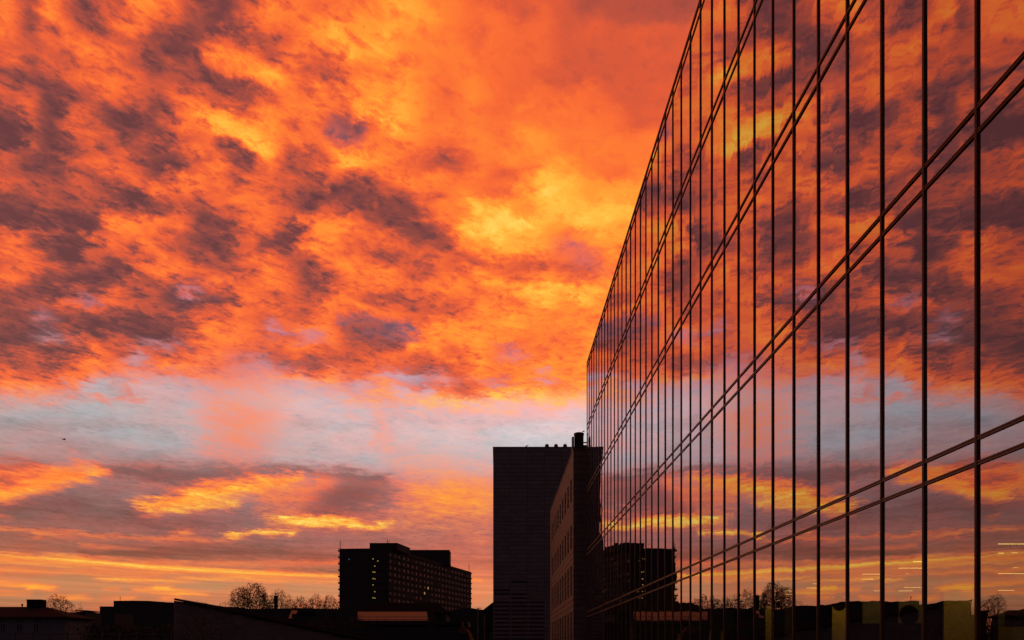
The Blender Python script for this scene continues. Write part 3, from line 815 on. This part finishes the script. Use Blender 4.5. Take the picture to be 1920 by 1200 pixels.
# windows of the long wing: recessed frames with panes that pick up the sky, some by a painted pink glow
whm = MB(); whm.box(0, 1.7, -.06, .02, 0, 1.55).box(-.12, 0, -.10, .02, -.1, 1.65).box(1.7, 1.82, -.10, .02, -.1, 1.65)
wh = whm.mesh('window', M['concrete'])
hpn = {k: MB().box(.06, 1.64, -.09, -.07, .08, 1.47).mesh('pane', M[m]) for k, m in (('g', 'glass_far'), ('d', 'pink_reflection'), ('l', 'lit_window'))}
ang = math.atan2(dv.y, dv.x); rw = random.Random(5)
for row in range(11):
    z = HZ - 2.9 - 1.35 - FH * row
    if z < 2: break
    for c in range(22):
        t = 1.2 + 6.05 * c + rw.uniform(-.5, .5)
        if rw.random() < .1: continue
        p = Vector(hl(B_)) + dv * t
        w_ = inst('window', wh, hp, (p.x, p.y, z), (0, 0, ang))
        u = rw.random(); kind = 'd' if u < .33 and row < 8 else ('l' if u > .985 else 'g')
        if row in (1, 2) and 3 <= c <= 9 and u < .8: kind = 'd'
        inst('pane', hpn[kind], w_, (0, 0, 0))
# front wing windows, a stair column of them lit
ws = MB().box(-.55, .55, -.05, .05, -.55, .55).box(-.65, .65, -.09, .04, -.68, -.56).mesh('window', M['concrete'])
ps = {k: MB().box(-.30, .30, -.105, -.085, -.25, .30).mesh('pane', M[m]) for k, m in (('g', 'glass_far'), ('l', 'lit_window'), ('b', 'blue_light'))}
def front_win(px, py, kind):
    y = 436.0 + (731 - px) * .026; p = W(px, py, y)
    w_ = inst('window', ws, hp, (p.x - O.x, y - O.y, p.z)); inst('pane', ps[kind], w_, (0, 0, 0))
for k, py in enumerate([1037, 1048, 1061, 1072.5, 1085, 1097, 1109, 1121]):
    front_win(699.5, py, 'l' if k in (1, 3, 4, 5, 7) else 'g'); front_win(702.8, py + .5, 'l' if k in (2, 3, 4, 6, 7) else 'g')
    front_win(666.5, py + 3, 'g')
front_win(654.5, 1049, 'b'); front_win(708.5, 1052, 'l')
# roof masts
def mast(px, py0, py1, y, hh):
    b = W(px, py1, y); m = MB(); t = (b.x - O.x, y - O.y, b.z + hh)
    m.tube((t[0], t[1], b.z - 1.5), t, .10)
    for dx_ in (-1, 1): m.tube((t[0] + dx_ * hh * .22, t[1], b.z - 1.5), (t[0], t[1], t[2] - .4), .06, n=4)
    m.tube((t[0], t[1] + hh * .22, b.z - 1.5), (t[0], t[1], t[2] - .4), .06, n=4)
    m.build('roof_mast', M['steel'], hp)
mast(638, 0, 1028, 441, 4.5); mast(726.5, 0, 1018.5, 443, 2.6); mast(879.5, 0, 1070, 560, 4.8)
b = W(731, 1011.5, 442); m = MB().tube((b.x - O.x - .6, b.y - O.y, b.z - 2.2), (b.x - O.x, b.y - O.y, b.z - .2), .09); m.build('lamp_post', M['steel'], hp)
smooth(MB().lathe((b.x - O.x, b.y - O.y, b.z - .2), [(.001, 0), (.3, .15), (.3, .3), (.001, .45)], 8).build('beacon', M['lit_window'], hp))

# ================================================================== low pavilion with a seamed roof in front of it
PY = 145.0
pa = W(671, 1163.5, PY - 4.4); pb = W(803, 1163.5, PY - 4.4); pt = W(671, 1147, PY); ptr = W(800, 1147, PY)
pvn = thing('pavilion', 'low dark hall with a pinkish seamed metal roof and railing below the hospital', 'building', (pa.x, pa.y, 0))
def pl(v): return (v[0] - pa.x, v[1] - pa.y, v[2])
e0, e1, r0, r1 = pl(pa), pl(pb), pl(pt), pl(ptr)
MB().hexa([(e0[0], e0[1], e0[2] - .12), (e1[0], e1[1], e1[2] - .12), (r1[0], r1[1], r1[2] - .12), (r0[0], r0[1], r0[2] - .12), e0, e1, r1, r0]).build('roof', M['seam'], pvn)
sm = MB(); ns_ = 32
for k in range(ns_ + 1):
    f = k / ns_; a = Vector(e0).lerp(Vector(e1), f); b = Vector(r0).lerp(Vector(r1), f)
    sm.hexa([(a.x - .02, a.y, a.z + .003), (a.x + .02, a.y, a.z + .003), (b.x + .02, b.y, b.z + .003), (b.x - .02, b.y, b.z + .003),
             (a.x - .02, a.y, a.z + .06), (a.x + .02, a.y, a.z + .06), (b.x + .02, b.y, b.z + .06), (b.x - .02, b.y, b.z + .06)])
sm.build('roof_seam', M['seam'], pvn)
MB().box(e0[0] - 4.5, e1[0] + 7, .2, 14, 0, e0[2] - .14).build('wall', M['joint'], pvn)
hz = W(690, 1130.5, PY + 8).z; zb_ = r0[2] - .05
xa, xb = W(664, 0, PY + 1).x - pa.x, W(842, 0, PY + 1).x - pa.x; xc, xd = W(690, 0, PY + 8).x - pa.x, W(820, 0, PY + 8).x - pa.x
q = MB(); yy0, yy1, yr = 5.6, 18.0, 12.0
q.v = [(xa, yy0, zb_), (xb, yy0, zb_), (xb, yy1, zb_), (xa, yy1, zb_), (xc, yr, hz), (xd, yr, hz)]
q.f = [(0, 1, 5, 4), (1, 2, 5), (2, 3, 4, 5), (3, 0, 4), (3, 2, 1, 0)]; q.mi = [0] * 5
q.build('hipped_roof', M['roof'], pvn)
MB().box(xa + .6, xb - .6, yy0 + .5, yy1 - .5, 0, zb_ - .01).build('upper_wall', M['joint'], pvn)
rl = MB()
zr = W(700, 1156.5, PY - 6).z; zr2 = W(700, 1161.5, PY - 6).z; yq = -1.6
for z in (zr, zr2): rl.tube((e0[0] - 1, yq, z), (e1[0] + 1, yq, z), .035, n=5)
k = e0[0] - 1
while k < e1[0] + 1: rl.tube((k, yq, zr2 - .4), (k, yq, zr + .01), .03, n=5); k += 1.55
rl.build('railing', M['steel'], pvn)
MB().box(e0[0] - 4.5, e1[0] + 7, -2.0, .19, zr2 - .9, zr2 - .35).build('terrace', M['joint'], pvn)

# ================================================================== building with the long sloping roof
GA = W(326, 1126, 65.6); GB = W(690, 1203, 80.0)
ga = thing('sloped_hall', 'dark panelled hall whose long roof slopes down from left to right', 'building', (GA.x, GA.y, 0))
def gl(v, z=None): return (v[0] - GA.x, v[1] - GA.y, v[2] if z is None else z)
wd_ = Vector((GB.x - GA.x, GB.y - GA.y)); WLn = wd_.length; wd_.normalize(); wn = Vector((wd_.y, -wd_.x))
slope = (GB.z - GA.z) / WLn
def wp(s, off, z): return (wd_.x * s + wn.x * off, wd_.y * s + wn.y * off, z)
dep = 15.0
ft = [(0, 0), (wd_.x * WLn, wd_.y * WLn), (wd_.x * WLn, wd_.y * WLn + dep), (0, dep)]
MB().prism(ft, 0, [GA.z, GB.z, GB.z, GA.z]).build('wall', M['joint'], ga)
roof_ = MB(); ov = .28
a0 = (-.08, 0); 
def rp(s, o, up): 
    x = wd_.x * s + wn.x * o; y = wd_.y * s + wn.y * o; return (x, y, GA.z + slope * s + up)
b0 = [rp(-.1, ov, .0), rp(WLn + .4, ov, .0), (rp(WLn + .4, 0, 0)[0], rp(WLn + .4, 0, 0)[1] + dep + .3, rp(WLn + .4, 0, .0)[2]), (rp(-.1, 0, 0)[0], dep + .3, rp(-.1, 0, .0)[2])]
roof_.hexa([(x, y, z + .004) for x, y, z in b0] + [(x, y, z + .17) for x, y, z in b0]).build('roof', M['roof'], ga)
vg = MB(); a = [rp(-.12, ov + .005, .09), rp(WLn + .4, ov + .005, .09), rp(WLn + .4, ov + .04, .09), rp(-.12, ov + .04, .09)]
a = [a[3], a[2], a[1], a[0]]
vg.hexa(a + [(x, y, z + .05) for x, y, z in a]).build('verge_trim', M['seam'], ga)
ncol, nrow, ph = 19, 11, .45
pwid = WLn / ncol
for c in range(ncol):
    for r_ in range(nrow):
        z0 = GA.z - .02 - ph * (r_ + 1) ; z1 = z0 + ph - .012
        s0, s1 = c * pwid + .006, (c + 1) * pwid - .006
        t0, t1 = GA.z + slope * s0 - .012, GA.z + slope * s1 - .012
        if z0 > t1 - .04 or z0 < .1: continue
        za, zb2 = min(z1, t0), min(z1, t1)
        if zb2 - z0 < .03: continue
        q = MB(); pr = [wp(s0, .06, z0), wp(s1, .06, z0), wp(s1, .003, z0), wp(s0, .003, z0), wp(s0, .06, za), wp(s1, .06, zb2), wp(s1, .003, zb2), wp(s0, .003, za)]
        q.hexa(pr).build('wall_panel', M['stone'], ga)

# ================================================================== farther flat-roofed block, left
def block(name, label, x0p, x1p, tops_, y, dep, m, steps=None):
    xa = W(x0p, 0, y).x; xb = W(x1p, 0, y).x
    t = thing(name, label, 'building', (xa, y, 0))
    k = len(tops_); n = MB()
    for i in range(k - 1):
        xx0 = xa + (xb - xa) * i / (k - 1); xx1 = xa + (xb - xa) * (i + 1) / (k - 1)
        za = EYE + (1223 - tops_[i]) * y / F; zb3 = EYE + (1223 - tops_[i + 1]) * y / F
        n.prism([(xx0 - xa, 0), (xx1 - xa, 0), (xx1 - xa, dep), (xx0 - xa, dep)], 0, [za, zb3, zb3, za])
    n.build('wall', m, t)
    return t, xa, xb
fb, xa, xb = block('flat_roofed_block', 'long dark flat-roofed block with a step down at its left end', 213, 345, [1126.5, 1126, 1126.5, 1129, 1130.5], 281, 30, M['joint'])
z = EYE + (1223 - 1138) * 281 / F
xs = W(186, 0, 281).x - xa
MB().box(xs, -.02, .4, 25, 0, z).build('stepped_annex', M['joint'], fb)
MB().box(xs - .1, -.03, .3, 25.1, z + .005, z + .2).build('parapet', M['roof'], fb)
MB().tube((.9, 3, EYE + 18), (.9, 3, EYE + 19.8), .07).box(.55, 1.25, 2.97, 3.03, EYE + 19.3, EYE + 19.4).build('antenna', M['steel'], fb)
wpm = MB().box(-.5, .5, -.05, .04, -.35, .35).mesh('window', M['glass_far'])
for k, hh3 in ((3.5, .8), (9.0, .5), (14.2, .6)): MB().box(k, k + 1.6, 4, 5.4, EYE + 17.0, EYE + 18.1 - .02 * k + hh3 * .3).build('rooftop_unit', M['roof'], fb)
for k in range(14): inst('window', wpm, fb, (1.5 + 1.7 * k, 0, EYE + 14.0 - .04 * k))
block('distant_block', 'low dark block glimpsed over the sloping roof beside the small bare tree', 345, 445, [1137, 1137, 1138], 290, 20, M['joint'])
lk, xa, xb = block('low_flat_roof', 'thin low roof on posts left of the flat-roofed block', 143, 160, [1147, 1147], 200, 8, M['joint'])
z = EYE + (1223 - 1144.8) * 200 / F
MB().box(-.3, xb - xa + .3, -.3, 8.3, z - .1, z + .08).build('roof', M['roof'], lk)
pm_ = MB().box(-.06, .06, -.06, .06, 0, .5).mesh('post', M['steel'])
for k in range(4): inst('post', pm_, lk, (.1 + (xb - xa - .2) * k / 3, .2, z - .5))
block('horizon_houses', 'row of low dark roofs on the horizon between the hipped house and the flat block', 100, 215, [1146, 1148, 1148.5, 1151, 1150], 230, 12, M['joint'])
block('dark_terrace', 'dark low terrace in front of the bare trees left of the hospital', 430, 700, [1141, 1141.5, 1140, 1142, 1141], 262, 18, M['joint'])
hb, xa, xb = block('brick_house', 'small dark house with a pink-lit roof slope between the sloping hall and the pavilion', 547, 700, [1151, 1151], 170, 12, M['joint'])
q = MB(); x1 = W(547, 0, 170).x - xa; zt = W(547, 1143.5, 172).z; ze = W(547, 1159, 169).z
q.hexa([(-1.0, 4, zt - .1), (-.55, -.6, ze - .1), (.55, -.6, ze - .1), (.25, 4, zt - .1), (-1.0, 4, zt), (-.55, -.6, ze), (.55, -.6, ze), (.25, 4, zt)]).build('roof_slope', M['seam'], hb)
MB().box(W(559, 0, 170).x - xa, W(591, 0, 170).x - xa, -.15, -.01, W(0, 1152, 170).z - .3, W(0, 1152, 170).z + .6).build('fascia', M['roof'], hb)
ch = W(515, 1118, 262)
MB().box(ch.x - .5, ch.x + .5, 263, 264, 14.5, ch.z).box(ch.x - .6, ch.x + .6, 262.9, 264.1, ch.z + .004, ch.z + .3).build('chimney_stack', M['tile'])
tag(bpy.data.objects['chimney_stack'], 'dark brick chimney standing among the bare trees on the skyline', 'chimney')

# ================================================================== gabled house and link at the foot of the tower
gh = thing('gabled_house', 'dark house whose pitched roof rises against the left edge of the tower', 'building', (W(907, 0, 112).x, 112, 0))
x0 = 0; x1 = W(940, 0, 112).x - W(907, 0, 112).x; x2 = 2 * x1
ze = W(0, 1143.5, 112).z; zr_ = W(0, 1118, 112).z
q = MB(); q.v = [(x0 + .4, .3, 0), (x2 - .4, .3, 0), (x2 - .4, 12, 0), (x0 + .4, 12, 0), (x0 + .4, .3, ze), (x2 - .4, .3, ze), (x2 - .4, 12, ze), (x0 + .4, 12, ze), (x1, .3, zr_ - .25), (x1, 12, zr_ - .25)]
q.f = [(3, 2, 1, 0), (0, 1, 5, 8, 4), (2, 3, 7, 9, 6), (1, 2, 6, 5), (3, 0, 4, 7)]; q.mi = [0] * 5; q.build('wall', M['joint'], gh)
q = MB()
for sx, ex in ((x0, x1), (x2, x1)):
    q.hexa([(sx, 0, ze - .1), (ex, 0, zr_ - .1), (ex, 12.3, zr_ - .1), (sx, 12.3, ze - .1), (sx, 0, ze + .08), (ex, 0, zr_ + .08), (ex, 12.3, zr_ + .08), (sx, 12.3, ze + .08)])
q.build('roof', M['tile'], gh)
fm = MB().box(-.12, .12, 0, .06, 0, 2.6).mesh('pilaster', M['render_'])
for px in (914, 918, 922): inst('pilaster', fm, gh, (W(px, 0, 112).x - W(907, 0, 112).x, .22, 2.2))
block('link_building', 'low dark building seen in the gap between hospital and tower', 835, 925, [1149, 1142, 1139.5, 1143, 1144], 190, 15, M['joint'])
for px, py, y, lab in [(896.5, 1141, 84, 'taller thin pole in the gap left of the tower'), (908.8, 1153, 80, 'shorter thin pole beside the gabled house')]:
    p = W(px, py, y); t = thing('lamp_pole', lab, 'street lamp', (p.x, y, 0), 0, 'poles left of the tower')
    MB().tube((0, 0, 0), (0, 0, p.z), .07, .045, 8).build('pole', M['steel'], t)
    MB().box(-.12, .30, -.07, .07, p.z + .003, p.z + .07).build('lamp_head', M['steel'], t)
# excavator whose boom shows left of the tower
ex = W(886, 1206, 62)
exv = thing('excavator', 'parked excavator with a raised dark yellow boom near the foot of the tower', 'excavator', (ex.x, 62, 0))
def exl(px, py): p = W(px, py, 62); return (p.x - ex.x, 0, p.z)
p0, p1, p2, p3 = exl(888, 1206), exl(880, 1186), exl(868, 1175), exl(868.5, 1166)
MB().box(.2, 2.6, -1.1, 1.1, .9, 2.0).box(.4, 1.5, -.95, .1, 2.003, 2.75).build('cab_body', M['yellow_paint'], exv)
for s in (-1, 1): MB().box(-.2, 3.0, s * 1.0 - .25, s * 1.0 + .25, .02, .85).build('track', M['steel'], exv)
bm_ = MB().tube((.5, 0, 1.9), p0, .16, .15, 6).tube(p0, p1, .15, .13, 6).tube(p1, p2, .13, .10, 6); bm_.build('boom', M['yellow_paint'], exv)
MB().tube(p2, p3, .10, .09, 6).build('dipper_arm', M['render_'], exv)
MB().prism([(p2[0] - .35, -.3), (p2[0] + .25, -.3), (p2[0] + .15, .3), (p2[0] - .25, .3)], p2[2] - .5, p2[2] - .05).build('bucket', mat('bucket_red', (.07, .015, .015), .6, .3), exv)

# ================================================================== house with the hipped roof, far left
HY = 109.0
hs = thing('hipped_house', 'pale two-wing house with a low hipped roof at the far left', 'house', (W(122, 0, HY).x, HY, 0))
hx = W(122, 0, HY).x
def hxl(px, y=HY): return W(px, 0, y).x - hx
we = W(0, 1157, HY).z
MB().box(-38, 0, 0, 6.6, 0, we - .02).build('wall', M['render_'], hs)
MB().prism([(.003, .4), (hxl(167, 115), 6.0), (hxl(167, 115), 6.4), (.003, 6.5)], 0, we - .05).build('side_wall', M['render_'], hs)
q = MB(); ex0, ex1, ey0, ey1 = -39, hxl(180, 115.5) , -.7, 7.0
rz = W(0, 1138, 112.5).z; rx = hxl(88, 112.5)
q.v = [(ex0, ey0, we), (.9, ey0, we), (ex1, ey1, we), (ex0, ey1, we), (ex0 + 4, 3.2, rz), (rx, 3.2, rz), (ex0, ey0, we - .14), (.9, ey0, we - .14), (ex1, ey1, we - .14), (ex0, ey1, we - .14)]
q.f = [(0, 1, 5, 4), (1, 2, 5), (2, 3, 4, 5), (3, 0, 4), (9, 8, 7, 6), (6, 7, 1, 0), (7, 8, 2, 1), (8, 9, 3, 2), (9, 6, 0, 3)]; q.mi = [0] * 9
q.build('roof', M['tile'], hs)
c0, c1 = hxl(57, 112.5), hxl(83, 112.5); cz = W(0, 1125.5, 112.5).z; cm_ = (c0 + c1) / 2
MB().box(c0, cm_ - .09, 2.6, 4.0, rz - .6, cz - .06).box(cm_ + .05, c1, 2.6, 4.0, rz - .6, cz - .06).box(cm_ - .09, cm_ + .05, 2.602, 3.998, rz - .6, rz + .42).box(c0 - .03, c1 + .03, 2.55, 4.05, cz - .055, cz + .06).build('roof_box', M['roof'], hs)
vx = hxl(44, 112.5)
smooth(MB().lathe((vx, 3.2, rz - .1), [(.07, 0), (.07, .25), (.13, .28), (.15, .40), (.10, .5), (.001, .53)], 10).build('roof_vent', M['steel'], hs))
wz0, wz1 = W(0, 1184.5, HY).z, W(0, 1163, HY).z
wfr = MB(); ww = .38; hh_ = wz1 - wz0
for a, b in ((-ww, -ww + .06), (ww - .06, ww), (-.03, .03)): wfr.box(a, b, -.05, .02, 0, hh_)
wfr.box(-ww + .06, -.03, -.048, .018, hh_ * .7, hh_ * .75).box(.03, ww - .06, -.048, .018, hh_ * .7, hh_ * .75)
wfr.box(-ww - .05, ww + .05, -.08, .02, -.07, -.003)
wfm = wfr.mesh('window', M['frame']); wpn = MB().box(-ww + .05, ww - .05, -.02, -.004, .0, hh_ - .01).mesh('pane', M['glass_far'])
for px in (-250, -215, -180, -150, -118, -86, -55, -25, 5.5, 37, 68):
    w_ = inst('window', wfm, hs, (hxl(px), 0, wz0)); inst('pane', wpn, w_, (0, 0, 0))
sa = math.atan2(6.0 - .4, hxl(167, 115))
for k, f in enumerate((.12, .36, .60, .84)):
    w_ = inst('window', wfm, hs, (hxl(167, 115) * f + .01, .4 + 5.6 * f, wz0), (0, 0, sa)); inst('pane', wpn, w_, (0, 0, 0))

# fence along the bottom left
fc = thing('metal_fence', 'dark metal fence with posts in front of the hipped house at bottom left', 'fence', (-28, 44, 0))
fh = W(0, 1189, 44).z
for z in (fh, fh - .25, 1.6): MB().box(-10, 13, -.02, .02, z - .03, z + .01).build('rail', M['steel'], fc)
fpm = MB().box(-.035, .035, -.035, .035, 0, fh + .12).mesh('post', M['steel'])
for k in range(25): inst('post', fpm, fc, (-9.9 + .95 * k, .06, 0))

# ================================================================== bare winter trees
def tree_mesh(seed, H, Wd, trunk=.25, twig=.03, base=.18, n=900, droop=0.0, depth=0, first=0, spread=0, pear=.5):
    """branches grown from the trunk to points scattered through the crown's outline; thickness follows what each one carries"""
    r = np.random.RandomState(seed)
    hb = H * base; cz = hb + (H - hb) * pear; ax = Wd / 2
    P_ = []
    while len(P_) < n:
        p = r.uniform(-1, 1, 3); q_ = np.linalg.norm(p)
        if q_ > 1 or r.rand() > .25 + .75 * q_ ** 2: continue
        lump = 1 + .20 * math.sin(3 * math.atan2(p[1], p[0]) + seed) + .14 * math.sin(5 * p[2] + 2 * seed + 3 * p[0])
        up = (H - cz) if p[2] > 0 else (cz - hb)
        P_.append((p[0] * ax * lump, p[1] * ax * lump, cz + p[2] * up * min(1, .87 + .13 * lump)))
    P_ = np.array(P_); P_ = P_[np.argsort(np.linalg.norm(P_ - np.array([0, 0, hb]), axis=1))]
    nodes = [np.array([0, 0, 0.0])]; par = [-1]; path = [0.0]
    for k in range(1, 5): nodes.append(np.array([r.normal(0, .01 * H), r.normal(0, .01 * H), hb * k / 4])); par.append(k - 1); path.append(0.0)
    for k in range(1, 4): nodes.append(nodes[4] + np.array([r.normal(0, .02 * H), r.normal(0, .02 * H), (cz - hb) * k / 4])); par.append(len(nodes) - 2); path.append(path[-1] + .1 * (cz - hb) / 4)
    cap = 5 * n + 50
    arr = np.zeros((cap, 3)); arr[:len(nodes)] = nodes; pl_ = np.full(cap, 0.0); pl_[:len(nodes)] = path; ok = np.zeros(cap); ok[:4] = 1e9
    m = len(nodes); par = par + [0] * (cap - m)
    for p in P_:
        d = np.linalg.norm(arr[:m] - p, axis=1)
        back = np.maximum(0, arr[:m, 2] - p[2])                     # branches rise: a parent above its child costs extra
        i = int(np.argmin(d + .42 * pl_[:m] + .9 * back + ok[:m]))
        a_ = arr[i]; L_ = d[i]; k = 3 if L_ > .05 * H else 2
        prev = i
        for s_ in range(1, k + 1):
            f = s_ / k; q_ = a_ + (p - a_) * f; bow = math.sin(f * math.pi)
            q_ = q_ + np.array([r.normal(0, .05), r.normal(0, .05), .13 * bow - droop * .12 * f]) * L_
            arr[m] = q_; par[m] = prev; pl_[m] = pl_[prev] + L_ / k; prev = m; m += 1
    load = np.zeros(m)
    hasc = np.zeros(m, bool)
    for k in range(m - 1, 0, -1): 
        load[k] += 0 if hasc[k] else 1; load[par[k]] += load[k]; hasc[par[k]] = True
    rad = np.maximum(twig, trunk * (load / load[1]) ** .5)
    tr_ = MB(); cr = MB()
    for k in range(1, m):
        a_, b_ = arr[par[k]], arr[k]; rb = rad[k]; ra = min(rad[par[k]], rb * 1.25) if k > 4 else rad[par[k]] if par[k] else trunk * 1.25
        big = load[k] > n * .06
        (tr_ if big else cr).tube(a_, b_, ra, rb, 7 if big else 3, cap=False)
        if not hasc[k]:
            d_ = (b_ - a_) / (np.linalg.norm(b_ - a_) + 1e-9)
            for _ in range(3):
                e_ = d_ + r.normal(0, .55, 3) + np.array([0, 0, -.3 * droop]); e_ /= np.linalg.norm(e_)
                cr.tube(b_, b_ + e_ * H * r.uniform(.02, .05), twig * .8, twig * .4, 3, cap=False)
    return tr_, cr
def tree(px, top, y, wpx, label, seed, **k):
    b = W(px, top, y); H = b.z; Wd = wpx * y / F
    t = thing('bare_tree', label, 'tree', (b.x, y, 0), 0, 'bare winter trees on the skyline')
    tr_, cr = tree_mesh(seed, H, Wd, **k)
    tr_.build('trunk', M['bark'], t); cr.build('crown', M['bark'], t)
    return t
tree(476, 1093, 300, 62, 'tallest and widest bare tree on the skyline, left of the chimney', 3, trunk=.5, twig=.060, base=.2, n=1900, pear=.58)
tree(450, 1100, 305, 44, 'bare tree with drooping twigs at the left side of the tallest one', 44, trunk=.35, twig=.04, base=.35, n=900, droop=1.0, pear=.6)
tree(524, 1105, 292, 46, 'second tallest bare tree, just right of the chimney', 8, trunk=.4, twig=.045, base=.25, n=1200)
tree(563, 1116, 285, 34, 'middle bare tree of the row between the chimney and the hospital', 12, trunk=.35, twig=.045, base=.25, n=900)
tree(592, 1114, 280, 30, 'bare tree second from the hospital wall', 21, trunk=.35, twig=.045, base=.25, n=850)
tree(617, 1115, 278, 34, 'bare tree touching the left wall of the hospital', 33, trunk=.35, twig=.045, base=.25, n=900)
tree(545, 1121, 290, 28, 'small bare tree filling the gap right of the second tallest tree', 41, trunk=.3, twig=.045, base=.3, n=500)
tree(500, 1112, 287, 30, 'bare tree in the gap between the tallest tree and the chimney', 102, trunk=.35, twig=.05, base=.2, n=500, pear=.6)
tree(577, 1122, 276, 26, 'low bare tree between the middle tree and the second from the hospital', 104, trunk=.3, twig=.05, base=.2, n=420)
tree(605, 1121, 274, 24, 'low bare tree between the last two trees before the hospital', 106, trunk=.3, twig=.05, base=.2, n=420)
tree(629, 1124, 272, 20, 'smallest bare tree half hidden by the left edge of the hospital', 108, trunk=.3, twig=.05, base=.2, n=350)
tree(420, 1127, 300, 36, 'small bare tree left of the tallest tree, rising over the sloping roof', 45, trunk=.3, twig=.04, base=.4, n=300)
tree(110, 1115, 178, 58, 'round-crowned bare tree behind the hipped house', 52, trunk=.3, twig=.028, base=.15, n=1500, pear=.5)
tree(150, 1129, 215, 13, 'thin young bare tree right of the round-crowned one', 60, trunk=.16, twig=.025, base=.5, n=90)
tree(376, 1128, 58, 120, 'large bare tree standing in front of the sloping hall', 71, trunk=.12, twig=.008, base=.2, n=900)
tree(808, 1149, 138, 26, 'bushy bare tree at the right end of the seamed roof', 83, trunk=.14, twig=.022, base=.3, n=300)
tree(668, 1149, 138, 34, 'bushy bare tree at the left end of the seamed roof', 90, trunk=.14, twig=.022, base=.3, n=300)
tree(601, 1153, 120, 60, 'low bare tree in front of the small brick house', 95, trunk=.14, twig=.018, base=.3, n=500)
# shrub belt closing the ground between the buildings
def shrubs(name, label, x0p, x1p, top, y, n, seed):
    r = random.Random(seed); m = MB()
    for k in range(n):
        px = r.uniform(x0p, x1p); b = W(px, top + r.uniform(0, 6), y + r.uniform(-3, 3)); hgt = b.z
        for q_ in range(7):
            c = Vector((b.x + r.gauss(0, .6), b.y + r.gauss(0, .5), 0)); d = Vector((r.gauss(0, .25), r.gauss(0, .25), 1))
            m.tube(c, c + d.normalized() * hgt * r.uniform(.7, 1.0), .05, .015, 3, cap=False)
        s_ = hgt * .45
        for q_ in range(26):
            c = Vector((b.x + r.gauss(0, s_ * .35), b.y + r.gauss(0, s_ * .3), r.uniform(.1, .9) * hgt)); a = r.uniform(.12, .3)
            u = Vector((r.gauss(0, 1), r.gauss(0, 1), r.gauss(0, 1))).normalized(); v_ = u.orthogonal().normalized()
            m.quad(c - u * a, c - v_ * a * .6, c + u * a, c + v_ * a * .6)
    tag(m.build(name, M['hedge']), label, 'shrubs', kind='stuff')
shrubs('shrubs', 'dark tangle of winter shrubs in front of the pavilion', 560, 905, 1168, 118, 160, 4)
shrubs('shrubs', 'dark winter shrubs below the small terrace left of the pavilion', 540, 690, 1158, 130, 90, 6)
shrubs('shrubs', 'dark winter shrubs between the hipped house and the sloping hall', 165, 345, 1163, 100, 120, 9)
tag(MB().box(W(520, 0, 112).x, W(915, 0, 112).x, 112, 112.3, 0, W(0, 1176, 112).z).build('garden_wall', M['joint']), 'low dark wall running below the pavilion towards the tower', 'wall')

# ================================================================== birds
def bird(p, s, flying, rz, label, group='small dark birds'):
    t = thing('bird', label, 'bird', p, rz, group)
    b = MB(); prof = [(-.5, .02), (-.36, .09), (-.1, .15), (.15, .14), (.3, .09), (.36, .10), (.44, .07), (.54, .008)]
    n = 8
    for x, r_ in prof:
        for k in range(n):
            a = 2 * math.pi * k / n; b.v.append((x * s, r_ * s * math.cos(a), (r_ * math.sin(a) + (.06 if x > .3 else 0) + (0 if flying else x * .5)) * s))
    for i in range(len(prof) - 1):
        for k in range(n):
            j = (k + 1) % n; b.f.append((i*n+k, i*n+j, i*n+n+j, i*n+n+k)); b.mi.append(0)
    smooth(b.build('body', M['feather'], t))
    q = MB()
    if flying:
        for sg in (-1, 1):
            w_ = [(.16, .08, .08), (.02, .55, .34), (-.25, 1.15, .16), (-.12, .5, .26), (-.14, .08, .04)]
            up = [(x * s, sg * y * s, z * s) for x, y, z in w_]; dn = [(x, y, z - .02 * s) for x, y, z in up]
            m_ = len(q.v); q.v += up + dn
            q.f += [tuple(m_ + k for k in range(5)), tuple(m_ + 9 - k for k in range(5))] + [(m_ + k, m_ + 5 + k, m_ + 5 + (k + 1) % 5, m_ + (k + 1) % 5) for k in range(5)]; q.mi += [0] * 7
        q.build('wings', M['feather'], t)
    else:
        for sg in (-1, 1): q.tube((0, sg * .05 * s, -.12 * s), (0, sg * .06 * s, -.34 * s), .015 * s, n=4)
        q.build('legs', M['feather'], t)
bird(W(120, 824, 70), .34, True, R(60), 'bird flying alone in the pale strip of sky at the left')
bird(W(988, 836.3, 97) + Vector((0, 0, .02)), .42, False, R(10), 'bird perched on the roof edge of the tower')
bird(W(1094, 809, 57.5), .22, True, R(20), 'bird flying just above the flue beside the glass building')
for k, (px, py) in enumerate([(489, 1095), (480, 1094), (466, 1094)]):
    bird(W(px, py, 300), .9, False, R(30 * k), ['rightmost', 'middle', 'leftmost'][k] + ' of three birds on top of the tallest bare tree')
